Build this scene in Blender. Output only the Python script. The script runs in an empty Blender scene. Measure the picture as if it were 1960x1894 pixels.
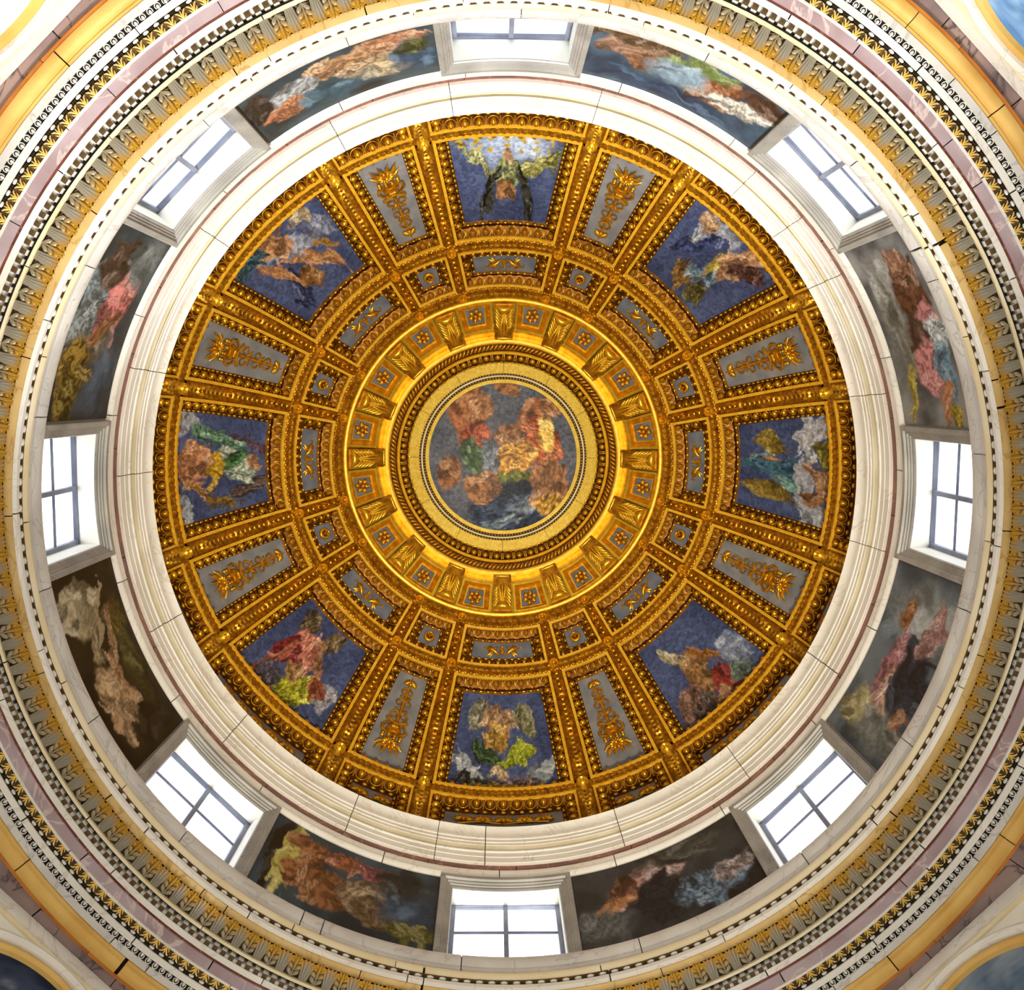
import bpy, math, random
import numpy as np
from mathutils import Vector, Matrix

# ------------------------------------------------------------------ camera, world, light, exposure
S = 3.5          # metres per design unit (radius of the dome)
EYE = 1.6        # eye height above the floor
sc = bpy.context.scene
COL = sc.collection
rad = math.radians
PI = math.pi
random.seed(7)

def W3(x, y, z):
    return Vector((x * S, y * S, z * S + EYE))

CF, CA, CB, CC, CX, CY, ZC = 1950.0, .0982, -.0193, .0069, -.0375, -.2276, 2.7464
def cam_rows():
    ca, sa, cb, sb, cc, s_ = math.cos(CA), math.sin(CA), math.cos(CB), math.sin(CB), math.cos(CC), math.sin(CC)
    a = np.array([[cc, -s_, 0], [s_, cc, 0], [0, 0, 1]])
    b = np.array([[1, 0, 0], [0, ca, -sa], [0, sa, ca]])
    c = np.array([[cb, 0, sb], [0, 1, 0], [-sb, 0, cb]])
    return a @ b @ c
CR = cam_rows()
cam = bpy.data.objects.new('camera', bpy.data.cameras.new('camera'))
COL.objects.link(cam)
m3 = Matrix((CR[0], -CR[1], -CR[2])).transposed()
cam.matrix_world = Matrix.Translation(W3(CX, CY, 0)) @ m3.to_4x4()
cam.data.sensor_width = 36.0
cam.data.lens = 36.0 * CF / 1960.0
cam.data.clip_end = 200
sc.camera = cam

world = bpy.data.worlds.new('world'); sc.world = world
world.use_nodes = True
bg = world.node_tree.nodes['Background']
bg.inputs[0].default_value = (0.93, 0.965, 1.0, 1)
bg.inputs[1].default_value = 2.9

def area_lamp(name, loc, target, size, energy, color):
    d = bpy.data.lights.new(name, 'AREA'); d.shape = 'DISK'; d.size = size; d.energy = energy; d.color = color
    o = bpy.data.objects.new(name, d); COL.objects.link(o)
    o.location = loc
    o.rotation_euler = (Vector(target) - Vector(loc)).to_track_quat('-Z', 'Y').to_euler()
    return o
# unseen fill lamp added on the south side to brighten the north ring
area_lamp('floodlight', (0.3, 11.0, 0.6), (0, -1.6, 11.0), 1.8, 4200, (1.0, .97, .90))
# unseen spot lamp added to brighten the gold of the dome
sd = bpy.data.lights.new('dome_spotlight', 'SPOT'); sd.energy = 5200; sd.color = (1.0, .90, .70); sd.spot_size = rad(43); sd.spot_blend = .5; sd.shadow_soft_size = .35
so_ = bpy.data.objects.new('dome_spotlight', sd); COL.objects.link(so_); so_.location = (.3, .6, .5)
so_.rotation_euler = (Vector((0, 0.1, 13)) - so_.location).to_track_quat('-Z', 'Y').to_euler()

sc.view_settings.view_transform = 'Standard'
sc.view_settings.look = 'None'
sc.view_settings.gamma = 1.0
sc.view_settings.use_curve_mapping = False
sc.view_settings.exposure = 0.0

def in_frame(p, margin=25):
    """True when a design-space point falls inside the picture"""
    q = CR @ (np.array(p, float) - np.array([CX, CY, 0]))
    if q[2] <= 0: return False
    x = 980 + CF * q[0] / q[2]; y = 947 + CF * q[1] / q[2]
    return -margin < x < 1960 + margin and -margin < y < 1894 + margin

# ------------------------------------------------------------------ materials
def lin(c):
    c = np.asarray(c, float) / 255.0
    return np.where(c <= .04045, c / 12.92, ((c + .055) / 1.055) ** 2.4)
def L4(c):
    v = lin(c); return (float(v[0]), float(v[1]), float(v[2]), 1)

class NT:
    def __init__(s, name):
        s.m = bpy.data.materials.new(name); s.m.use_nodes = True
        s.t = s.m.node_tree; s.b = s.t.nodes['Principled BSDF']
    def n(s, typ, **kw):
        o = s.t.nodes.new(typ)
        for k, v in kw.items(): setattr(o, k, v)
        return o
    def l(s, a, b): s.t.links.new(a, b)

def stone(name, c1, c2, scale=3.0, rough=.45, vein=None, vein_w=.03, detail=6, bump=.0, vscale=1.6, spec=.4):
    k = NT(name)
    tc = k.n('ShaderNodeTexCoord')
    nz = k.n('ShaderNodeTexNoise'); nz.inputs['Scale'].default_value = scale; nz.inputs['Detail'].default_value = detail
    k.l(tc.outputs['Object'], nz.inputs['Vector'])
    r = k.n('ShaderNodeValToRGB'); r.color_ramp.elements[0].position = .35; r.color_ramp.elements[1].position = .68
    r.color_ramp.elements[0].color = L4(c1); r.color_ramp.elements[1].color = L4(c2)
    k.l(nz.outputs['Fac'], r.inputs['Fac'])
    out = r.outputs['Color']
    if vein is not None:
        v = k.n('ShaderNodeTexNoise'); v.inputs['Scale'].default_value = vscale; v.inputs['Detail'].default_value = 8
        v.inputs['Distortion'].default_value = 1.2
        k.l(tc.outputs['Object'], v.inputs['Vector'])
        a = k.n('ShaderNodeMath', operation='SUBTRACT'); a.inputs[1].default_value = .5; k.l(v.outputs['Fac'], a.inputs[0])
        b = k.n('ShaderNodeMath', operation='ABSOLUTE'); k.l(a.outputs[0], b.inputs[0])
        mr = k.n('ShaderNodeMapRange'); mr.inputs['From Min'].default_value = 0; mr.inputs['From Max'].default_value = vein_w
        mr.inputs['To Min'].default_value = 1; mr.inputs['To Max'].default_value = 0
        k.l(b.outputs[0], mr.inputs['Value'])
        mx = k.n('ShaderNodeMix', data_type='RGBA'); k.l(mr.outputs[0], mx.inputs['Factor'])
        k.l(out, mx.inputs['A']); mx.inputs['B'].default_value = L4(vein)
        out = mx.outputs['Result']
    k.l(out, k.b.inputs['Base Color'])
    k.b.inputs['Roughness'].default_value = rough
    k.b.inputs['Specular IOR Level'].default_value = spec
    if bump:
        bp = k.n('ShaderNodeBump'); bp.inputs['Strength'].default_value = bump; bp.inputs['Distance'].default_value = .01
        k.l(nz.outputs['Fac'], bp.inputs['Height']); k.l(bp.outputs[0], k.b.inputs['Normal'])
    return k.m

def gold(name, c1, c2, rough=.36, metal=.8, scale=14, fleck=None, bump=.25):
    k = NT(name)
    tc = k.n('ShaderNodeTexCoord')
    nz = k.n('ShaderNodeTexNoise'); nz.inputs['Scale'].default_value = scale; nz.inputs['Detail'].default_value = 8
    nz.inputs['Roughness'].default_value = .65
    k.l(tc.outputs['Object'], nz.inputs['Vector'])
    r = k.n('ShaderNodeValToRGB'); r.color_ramp.elements[0].position = .33; r.color_ramp.elements[1].position = .62
    r.color_ramp.elements[0].color = L4(c1); r.color_ramp.elements[1].color = L4(c2)
    k.l(nz.outputs['Fac'], r.inputs['Fac'])
    out = r.outputs['Color']
    if fleck is not None:
        v = k.n('ShaderNodeTexNoise'); v.inputs['Scale'].default_value = 110; v.inputs['Detail'].default_value = 3
        k.l(tc.outputs['Object'], v.inputs['Vector'])
        mr = k.n('ShaderNodeMapRange'); mr.inputs['From Min'].default_value = .60; mr.inputs['From Max'].default_value = .68
        k.l(v.outputs['Fac'], mr.inputs['Value'])
        mx = k.n('ShaderNodeMix', data_type='RGBA'); k.l(mr.outputs[0], mx.inputs['Factor'])
        k.l(out, mx.inputs['A']); mx.inputs['B'].default_value = L4(fleck); out = mx.outputs['Result']
    k.l(out, k.b.inputs['Base Color'])
    k.b.inputs['Metallic'].default_value = metal
    k.b.inputs['Roughness'].default_value = rough
    if bump:
        bp = k.n('ShaderNodeBump'); bp.inputs['Strength'].default_value = bump; bp.inputs['Distance'].default_value = .004
        v2 = k.n('ShaderNodeTexNoise'); v2.inputs['Scale'].default_value = 60; v2.inputs['Detail'].default_value = 4
        k.l(tc.outputs['Object'], v2.inputs['Vector'])
        k.l(v2.outputs['Fac'], bp.inputs['Height']); k.l(bp.outputs[0], k.b.inputs['Normal'])
    return k.m

def painted(name, rough=.5, metal=0.0, tess=0.0):
    k = NT(name)
    at = k.n('ShaderNodeAttribute'); at.attribute_name = 'Col'
    out = at.outputs['Color']
    if tess:
        tc = k.n('ShaderNodeTexCoord')
        v = k.n('ShaderNodeTexVoronoi'); v.inputs['Scale'].default_value = tess
        k.l(tc.outputs['Object'], v.inputs['Vector'])
        hs = k.n('ShaderNodeHueSaturation'); k.l(out, hs.inputs['Color'])
        sp = k.n('ShaderNodeSeparateColor'); k.l(v.outputs['Color'], sp.inputs[0])
        mr = k.n('ShaderNodeMapRange'); mr.inputs['To Min'].default_value = .68; mr.inputs['To Max'].default_value = 1.32
        k.l(sp.outputs[0], mr.inputs['Value']); k.l(mr.outputs[0], hs.inputs['Value'])
        out = hs.outputs['Color']
    k.l(out, k.b.inputs['Base Color'])
    k.b.inputs['Roughness'].default_value = rough
    k.b.inputs['Metallic'].default_value = metal
    k.b.inputs['Specular IOR Level'].default_value = .15
    return k.m

M = {}
M['white'] = stone('white_marble', (226, 221, 211), (240, 236, 229), 2.2, .38, (212, 205, 193), .010)
M['cream'] = stone('cream_marble', (232, 212, 166), (246, 234, 204), 2.4, .4)
M['grey'] = stone('grey_marble', (200, 196, 192), (224, 221, 216), 2.6, .36, (184, 179, 174), .010)
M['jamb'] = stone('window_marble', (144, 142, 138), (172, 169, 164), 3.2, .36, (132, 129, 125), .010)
M['tan'] = stone('yellow_marble', (200, 164, 100), (220, 188, 126), 3.0, .4, (184, 144, 80), .01)
M['ochre'] = stone('ochre_marble', (206, 158, 76), (226, 188, 108), 3.0, .4)
M['orange'] = stone('orange_marble', (168, 92, 22), (206, 128, 44), 4.0, .45)  # darker orange paints in the shade at the ochre ring's outer edge
M['red'] = stone('red_marble', (92, 40, 30), (134, 72, 58), 5.0, .3, (150, 110, 90), .012)
M['lavender'] = stone('lavender_marble', (152, 128, 130), (186, 168, 174), 2.2, .3, (204, 186, 182), .012)
M['pink'] = stone('breccia_marble', (120, 104, 104), (172, 144, 136), 2.2, .3, (84, 72, 74), .018, vscale=1.8)
M['beige'] = stone('stained_marble', (196, 184, 156), (216, 206, 182), 3, .45)  # beige paints in the shade of the hollow under the upper cornice
M['mortar'] = stone('dark_joint', (34, 28, 22), (58, 48, 38), 8, .9)
M['shadowstone'] = stone('brown_gilt_stone', (64, 48, 24), (108, 82, 38), 9, .55)  # gilt brown; also paints in shade on the bead channel and reels
M['black'] = stone('black_gap', (14, 13, 12), (26, 24, 22), 8, .8)
M['stucco'] = stone('stucco', (238, 234, 222), (248, 246, 238), 2, .6)
M['floor'] = stone('floor_marble', (168, 160, 148), (204, 196, 184), .6, .35)
M['gold'] = gold('gilding', (168, 108, 14), (228, 172, 40), .33, .78)
M['goldr'] = gold('rib_gilding', (132, 82, 12), (206, 148, 32), .34, .8)
M['goldb'] = gold('bright_gilding', (206, 150, 24), (246, 200, 58), .30, .8)
M['goldf'] = gold('gold_fillet', (226, 168, 34), (248, 200, 60), .38, .35)
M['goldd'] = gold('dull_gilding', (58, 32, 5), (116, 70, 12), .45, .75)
M['goldt'] = gold('gold_mosaic', (234, 190, 60), (254, 224, 104), .34, .45, 20, (176, 126, 26))
M['blue'] = stone('blue_ground', (86, 92, 106), (112, 116, 126), 6, .6)
M['bluegrey'] = stone('grey_ground', (112, 114, 120), (138, 138, 140), 5, .6)
M['mosaic'] = painted('mosaic_tesserae', .42, 0, 26)
M['paint'] = painted('oil_paint', .38)
M['fresco'] = painted('fresco', .7)
M['leafgilt'] = painted('part_gilt_marble', .4, .25)
M['iron'] = stone('window_iron', (112, 116, 136), (136, 140, 160), 6, .5)
M['darkwall'] = stone('altar_wall', (70, 62, 54), (112, 100, 86), .8, .5)
M['midwall'] = stone('side_wall', (120, 110, 98), (150, 140, 126), .8, .5)
def glass_mat():
    k = NT('window_glass')
    t = k.t
    tr = k.n('ShaderNodeBsdfTransparent'); tr.inputs[0].default_value = (.97, .985, 1, 1)
    gl = k.n('ShaderNodeBsdfGlossy'); gl.inputs['Roughness'].default_value = .05
    mx = k.n('ShaderNodeMixShader'); mx.inputs[0].default_value = .05
    k.l(tr.outputs[0], mx.inputs[1]); k.l(gl.outputs[0], mx.inputs[2])
    k.l(mx.outputs[0], t.nodes['Material Output'].inputs['Surface'])
    return k.m
M['glass'] = glass_mat()

# ------------------------------------------------------------------ mesh helpers (design units in, metres out)
class MB:
    def __init__(s): s.v = []; s.f = []; s.mi = []
    def add(s, v, f, mi=0):
        o = len(s.v); s.v += [tuple(p) for p in v]
        s.f += [tuple(i + o for i in q) for q in f]; s.mi += [mi] * len(f)
        return s
    def grid(s, fn, nu, nv, mi=0, closed_u=False):
        cu = nu if closed_u else nu + 1
        v = [fn(i / nu, j / nv) for j in range(nv + 1) for i in range(cu)]
        f = []
        for j in range(nv):
            for i in range(nu):
                a = j * cu + i; b = j * cu + (i + 1) % cu
                f.append((a, b, b + cu, a + cu))
        return s.add(v, f, mi)
    def mesh(s, name, mats, origin=None, smooth=True, ang=35, flip=False):
        me = bpy.data.meshes.new(name)
        o = origin if origin is not None else Vector((0, 0, 0))
        A = np.array(s.v, float) * S; A[:, 2] += EYE
        A -= np.array(o)
        f = [q[::-1] for q in s.f] if flip else s.f
        me.from_pydata(A.tolist(), [], f)
        for m in (mats if isinstance(mats, (list, tuple)) else [mats]): me.materials.append(m)
        if any(s.mi): me.polygons.foreach_set('material_index', s.mi)
        fin(me, smooth, ang)
        return me

def fin(me, smooth=True, ang=35):
    me.update()
    if smooth:
        me.polygons.foreach_set('use_smooth', [True] * len(me.polygons))
        me.set_sharp_from_angle(angle=rad(ang))

def local_mesh(name, v, f, mats, mi=None, smooth=True, ang=40, col=None):
    """mesh whose coordinates are already local, in design units"""
    me = bpy.data.meshes.new(name)
    me.from_pydata((np.array(v, float) * S).tolist(), [], f)
    for m in (mats if isinstance(mats, (list, tuple)) else [mats]): me.materials.append(m)
    if mi is not None: me.polygons.foreach_set('material_index', mi)
    if col is not None: set_col(me, col)
    fin(me, smooth, ang)
    return me

def set_col(me, rgb):
    at = me.color_attributes.new('Col', 'FLOAT_COLOR', 'POINT')
    a = np.ones((len(me.vertices), 4), np.float32); a[:, :3] = rgb
    at.data.foreach_set('color', a.ravel())

def obj(name, me, parent=None, mat=None):
    o = bpy.data.objects.new(name, me); COL.objects.link(o)
    if parent is not None: o.parent = parent
    if mat is not None: o.matrix_local = mat
    return o
def tag(o, label, cat, group=None, kind=None):
    if label: o['label'] = label
    if cat: o['category'] = cat
    if group: o['group'] = group
    if kind: o['kind'] = kind
    return o
def empty(name, loc):
    o = bpy.data.objects.new(name, None); o.empty_display_size = .1; COL.objects.link(o); o.location = loc
    return o
def spin(root, ang, skip=()):
    """copy of a thing and all its parts, turned about the axis of the dome"""
    r = root.copy(); COL.objects.link(r)
    r.location = Matrix.Rotation(ang, 3, 'Z') @ Vector(root.location)
    r.rotation_euler = (0, 0, root.rotation_euler.z + ang)
    for ch in list(root.children):
        if ch.name.split('.')[0] in skip: continue
        c = ch.copy(); COL.objects.link(c); c.parent = r
        for g in list(ch.children):
            d = g.copy(); COL.objects.link(d); d.parent = c
    return r

def D(phi, th, h=0.0):
    r = 1 + h
    return (r * math.sin(phi) * math.cos(th), r * math.sin(phi) * math.sin(th), ZC + r * math.cos(phi))
def Db(phi, th):
    n = Vector((-math.sin(phi) * math.cos(th), -math.sin(phi) * math.sin(th), -math.cos(phi)))   # towards the viewer
    ep = Vector((math.cos(phi) * math.cos(th), math.cos(phi) * math.sin(th), -math.sin(phi)))
    et = Vector((-math.sin(th), math.cos(th), 0))
    return ep, et, n

def ellipsoid(c, r, nu=8, nv=5, half=False):
    """list of verts, faces; half keeps z >= centre"""
    v = []; f = []
    lo = 0 if half else -PI / 2
    for j in range(nv + 1):
        b = lo + (PI / 2 - lo) * j / nv
        for i in range(nu):
            a = 2 * PI * i / nu
            v.append((c[0] + r[0] * math.cos(b) * math.cos(a), c[1] + r[1] * math.cos(b) * math.sin(a), c[2] + r[2] * math.sin(b)))
    for j in range(nv):
        for i in range(nu):
            f.append((j * nu + i, j * nu + (i + 1) % nu, (j + 1) * nu + (i + 1) % nu, (j + 1) * nu + i))
    return v, f
def tube(path, rads, n=6, flat=1.0):
    """tube along path of (x,y,z) with radii"""
    v = []; f = []
    P = [Vector(p) for p in path]
    for k, p in enumerate(P):
        t = (P[min(k + 1, len(P) - 1)] - P[max(k - 1, 0)]).normalized()
        up = Vector((0, 0, 1)); x = t.cross(up)
        if x.length < 1e-4: x = Vector((1, 0, 0))
        x.normalize(); y = x.cross(t)
        r = rads[k] if isinstance(rads, (list, tuple)) else rads
        for i in range(n):
            a = 2 * PI * i / n
            v.append(tuple(p + x * (r * math.cos(a)) + y * (r * flat * math.sin(a))))
    for k in range(len(P) - 1):
        for i in range(n):
            f.append((k * n + i, k * n + (i + 1) % n, (k + 1) * n + (i + 1) % n, (k + 1) * n + i))
    return v, f
def box(x0, x1, y0, y1, z0, z1):
    v = [(x, y, z) for z in (z0, z1) for y in (y0, y1) for x in (x0, x1)]
    f = [(0, 2, 3, 1), (4, 5, 7, 6), (0, 1, 5, 4), (2, 6, 7, 3), (0, 4, 6, 2), (1, 3, 7, 5)]
    return v, f
class LM:
    def __init__(s): s.v = []; s.f = []; s.mi = []
    def add(s, vf, mi=0, rot=None, off=(0, 0, 0)):
        v, f = vf; o = len(s.v)
        if rot is not None:
            c, s_ = math.cos(rot), math.sin(rot)
            v = [(x * c - y * s_, x * s_ + y * c, z) for x, y, z in v]
        s.v += [(x + off[0], y + off[1], z + off[2]) for x, y, z in v]
        s.f += [tuple(i + o for i in q) for q in f]; s.mi += [mi] * len(f)
        return s

# ------------------------------------------------------------------ rings of stones
def cyl(R, th, z): return (R * math.cos(th), R * math.sin(th), z)
def arc(p0, p1, bulge, n=6):
    """profile points from p0 to p1 bowed by bulge (design units) to the left of travel"""
    (a, b), (c, d) = p0, p1
    L = math.hypot(c - a, d - b); nx, ny = -(d - b) / L, (c - a) / L
    return [(a + (c - a) * t + nx * bulge * math.sin(PI * t), b + (d - b) * t + ny * bulge * math.sin(PI * t)) for t in [i / n for i in range(n + 1)]]
def course(name, prof, mats, n, off=0.0, gap=.0011, piece='stone', extra=(), label=None, cat='cornice', back='mortar', jit=.18, segmi=None, seg=None, depth=.010, wide=()):
    """ring made of separate stones with open joints over a dark bed; prof runs inside -> outside (away from the axis)"""
    rng = random.Random(hash(name) % 1000 + int(off * 100))
    rng = random.Random(int(prof[0][0] * 1e4) + n)
    js = [off + 2 * PI * (i + jit * rng.uniform(-1, 1)) / n for i in range(n)]
    js += [rad(e) for e in extra]; js = sorted(j % (2 * PI) for j in js)
    P = [(r + depth * .8, z + depth * .8) for r, z in prof]
    root = obj(name, MB().grid(lambda u, v: pv(P, u * 2 * PI, v), 192, len(P) - 1, closed_u=True).mesh(name, M[back]))
    tag(root, label, cat, kind='structure')
    for i, a in enumerate(js):
        b = js[(i + 1) % len(js)] + (2 * PI if i == len(js) - 1 else 0)
        ga = gap * (3.2 if any(abs((math.degrees(a) - w + 180) % 360 - 180) < .3 for w in wide) else rng.uniform(.6, 1.3))
        gb = gap * rng.uniform(.6, 1.3)
        ra = prof[0][0]
        a0, b0 = a + ga / ra, b - gb / ra
        if b0 - a0 < .01: continue
        m = seg or max(2, int((b0 - a0) / .035))
        mb = MB()
        np_ = len(prof)
        v = [cyl(prof[j][0], a0 + (b0 - a0) * k / m, prof[j][1]) for k in range(m + 1) for j in range(np_)]
        f = []; mi = []
        for k in range(m):
            for j in range(np_ - 1):
                f.append((k * np_ + j, (k + 1) * np_ + j, (k + 1) * np_ + j + 1, k * np_ + j + 1)); mi.append(segmi[j] if segmi else 0)
        mb.v = v; mb.f = f; mb.mi = mi
        # joint faces
        for k, t in ((0, a0), (m, b0)):
            base = len(mb.v)
            mb.v += [cyl(r, t, z) for r, z in P]
            for j in range(np_ - 1):
                mb.f.append((k * np_ + j, k * np_ + j + 1, base + j + 1, base + j)); mb.mi.append(0)
        c = W3(*cyl(prof[np_ // 2][0], (a0 + b0) / 2, prof[np_ // 2][1]))
        me = mb.mesh(piece, mats, c, ang=28)
        o = obj(piece, me, root); o.location = c
    return root
ELL = {}
def pv(P, th, v):
    k = v * (len(P) - 1); i = min(int(k + 1e-9), len(P) - 2); t = k - i
    r = P[i][0] * (1 - t) + P[i + 1][0] * t; z = P[i][1] * (1 - t) + P[i + 1][1] * t
    return cyl(r, th, z)
def ring_mats(R, z, tilt, n, off=0.0):
    """matrices (metres) for n ornaments on a ring: x tangential, y outwards along the slope, z towards the viewer"""
    out = []
    for i in range(n):
        t = off + 2 * PI * i / n
        er = Vector((math.cos(t), math.sin(t), 0)); et = Vector((-math.sin(t), math.cos(t), 0))
        y = er * math.cos(tilt) - Vector((0, 0, 1)) * math.sin(tilt)
        zz = y.cross(et) * -1 if False else et.cross(y)
        if zz.z > 0: zz = -zz
        x = y.cross(zz)
        m = Matrix((x, y, zz)).transposed().to_4x4()
        m.translation = W3(*cyl(R, t, z))
        out.append((t, m))
    return out
def scatter(root, name, me, ring, R, z, lim=300):
    """pieces in the picture become parts; those outside it are joined into one part"""
    rest = []
    k = 0
    for t, m in ring:
        if k < lim and in_frame(cyl(R, t, z)):
            obj(name, me, root, m); k += 1
        else: rest.append(m)
    if rest:
        V = np.array([v.co[:] for v in me.vertices]); nv = len(V)
        F = [tuple(p.vertices) for p in me.polygons]
        vs = []; fs = []
        for q, m in enumerate(rest):
            A = np.array(m); vs.append(V @ A[:3, :3].T + A[:3, 3]); fs += [tuple(i + q * nv for i in f) for f in F]
        j = bpy.data.meshes.new(name + '_run')
        j.from_pydata(np.concatenate(vs).tolist(), [], fs)
        for mm in me.materials: j.materials.append(mm)
        j.polygons.foreach_set('material_index', [p.material_index for p in me.polygons] * len(rest))
        if 'Col' in me.color_attributes:
            a = np.zeros(nv * 4, np.float32); me.color_attributes['Col'].data.foreach_get('color', a)
            at = j.color_attributes.new('Col', 'FLOAT_COLOR', 'POINT'); at.data.foreach_set('color', np.tile(a, len(rest)))
        fin(j)
        o = obj(name + '_run', j, root); o['kind'] = 'stuff'
    return k

# ================================================================== STRUCTURE
# floor
fl = MB(); fv = [(2.3 * math.cos(rad(22.5 + 45 * i)), 2.3 * math.sin(rad(22.5 + 45 * i)), -EYE / S) for i in range(8)]
fl.add(fv, [tuple(range(8))])
tag(obj('floor', fl.mesh('floor', M['floor'], smooth=False)), 'pale marble chapel floor far below the dome', 'floor', kind='structure')

# dome shell behind the coffers
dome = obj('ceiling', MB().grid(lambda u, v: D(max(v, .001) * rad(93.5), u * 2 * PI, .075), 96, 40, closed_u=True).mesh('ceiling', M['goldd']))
tag(dome, 'gilded coffered dome ceiling with raised ribs around a central round mosaic', 'ceiling', kind='structure')

ROW2 = (rad(36.75), rad(45.35)); ROW1 = (rad(47.75), rad(75.9)); ROW0 = (rad(78.2), rad(91.5))
BIG = rad(12.85); NAR = rad(6.6); BOSS_T = rad(14.37)

def leafband(u, s, pitch, amp=.0105, base=.005):
    """relief height of the overlapping-leaf bands; u -1..1 across, s along in design units"""
    c = math.sqrt(max(0, 1 - u * u))
    ph = s / pitch - .75 * (1 - abs(u))
    fr = ph - math.floor(ph)
    mid = math.exp(-(u / .13) ** 2)
    return -(base * c + amp * fr ** .8 * min(1, 1.6 * c) * (1 - .55 * mid))
def radial_rib(p0, p1, name='leaf_rib'):
    L = p1 - p0; n = int(L / .0030)
    def fn(u, v):
        ph = p0 + L * v; uu = u * 2 - 1
        th = BOSS_T + uu * (rad(15.88) - rad(12.86)) / 2
        return D(ph, th, leafband(uu, v * L, .0215))
    return MB().grid(fn, 12, n).mesh(name, M['goldr'], ang=60)
for p0, p1 in ((ROW2[0], ROW2[1]), (ROW1[0], ROW1[1]), (ROW0[0], ROW0[1])):
    me = radial_rib(p0, p1)
    for k in range(8):
        o = obj('leaf_rib', me, dome); o.rotation_euler.z = k * PI / 4
        # mirrored rib on the other side of the wide coffer
    me2 = me.copy()
    co = np.zeros(len(me2.vertices) * 3); me2.vertices.foreach_get('co', co); co = co.reshape(-1, 3); co[:, 1] *= -1
    me2.vertices.foreach_set('co', co.ravel()); me2.flip_normals(); me2.update()
    for k in range(8):
        o = obj('leaf_rib', me2, dome); o.rotation_euler.z = k * PI / 4
def ring_band(p0, p1, name, mat, pitch=.0195, seg=8, base=.004, amp=.0090, flatmarg=.10, hofs=0.0):
    pm = (p0 + p1) / 2; A = 2 * PI / seg; L = A * math.sin(pm); n = int(L / .0030)
    def fn(u, v):
        uu = (u * 2 - 1)
        w = uu / (1 - flatmarg)
        h = leafband(w, v * L, L / round(L / pitch), amp, base) if abs(w) < 1 else 0
        return D(p0 + (p1 - p0) * u, (v - .5) * A, h + hofs)
    me = MB().grid(fn, 14, n).mesh(name, M[mat], ang=60)
    for k in range(seg):
        o = obj(name, me, dome); o.rotation_euler.z = k * A
ring_band(rad(34.15), ROW2[0], 'leaf_ring', 'goldr')
ring_band(ROW2[1], ROW1[0], 'leaf_ring', 'goldr')
ring_band(ROW1[1], ROW0[0], 'leaf_ring', 'goldr', base=.002, amp=.006)

def lathe_ring(prof, name, mat, parent=dome, n=128, ang=30):
    """full ring from (phi, h) points on the dome"""
    def fn(u, v):
        k = v * (len(prof) - 1); i = min(int(k + 1e-9), len(prof) - 2); t = k - i
        return D(prof[i][0] * (1 - t) + prof[i + 1][0] * t, u * 2 * PI, prof[i][1] * (1 - t) + prof[i + 1][1] * t)
    return obj(name, MB().grid(fn, n, len(prof) - 1, closed_u=True).mesh(name, M[mat], ang=ang), parent)
dg = lambda *q: [(rad(a), h) for a, h in q]
lathe_ring(dg((33.35, .012), (33.4, -.006), (33.7, -.008), (34.05, -.006), (34.15, .004)), 'gold_fillet', 'goldf')
lathe_ring(dg((25.3, .014), (27.0, .010), (27.3, .026), (33.4, .026)), 'bracket_bed', 'goldb')
lathe_ring(dg((24.25, .000), (24.35, -.012), (24.75, -.016), (25.2, -.012), (25.35, .0), (25.35, .014)), 'gold_fillet', 'goldf')
lathe_ring(dg((22.0, -.006), (22.1, -.016), (22.35, -.018), (22.55, -.014), (22.6, -.004)), 'gold_fillet', 'goldf')
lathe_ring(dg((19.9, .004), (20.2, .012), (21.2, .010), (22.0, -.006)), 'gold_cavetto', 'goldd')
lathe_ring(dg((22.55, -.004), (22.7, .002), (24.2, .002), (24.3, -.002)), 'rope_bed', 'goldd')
mb = MB(); NR = 172
for i in range(NR):
    t = 2 * PI * i / NR; p = Vector(D(rad(23.42), t, -.002)); ep, et, n = Db(rad(23.42), t)
    v, f = ellipsoid((0, 0, 0), (.0040, .0170, .0080), 6, 4)
    d1 = (ep * math.cos(.62) + et * math.sin(.62)); d2 = (et * math.cos(.62) - ep * math.sin(.62))
    mb.add([tuple(p + d2 * a + d1 * b + n * d) for a, b, d in v], f)
o = obj('rope_moulding', mb.mesh('rope_moulding', M['goldb'], ang=180), dome); o['kind'] = 'stuff'

# bosses at the crossings
def boss_mesh():
    prof = [(0.0, .007), (.0030, .0065), (.0048, .003), (.0062, -.006), (.0085, -.004), (.0098, .006), (.0122, .0085), (.0148, .006), (.0158, -.006)]
    v = []; f = []; n = 14
    for r, z in prof:
        for i in range(n): v.append((r * math.cos(2 * PI * i / n), r * math.sin(2 * PI * i / n), z))
    for j in range(len(prof) - 1):
        for i in range(n): f.append((j * n + i, j * n + (i + 1) % n, (j + 1) * n + (i + 1) % n, (j + 1) * n + i))
    return local_mesh('boss', v, f, M['goldb'], ang=60)
BM = boss_mesh()
def basis(x, y, z, loc):
    m = Matrix((x, y, z)).transposed().to_4x4(); m.translation = loc; return m
for ph, sc_ in ((35.5, 1.0), (46.2, 1.12), (77.1, 1.2)):
    for k in range(8):
        for s in (-1, 1):
            t = k * PI / 4 + s * BOSS_T
            ep, et, n = Db(rad(ph), t)
            o = obj('boss', BM, dome, basis(ep, n.cross(ep), n, W3(*D(rad(ph), t, -.0145))) @ Matrix.Scale(sc_, 4))

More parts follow.
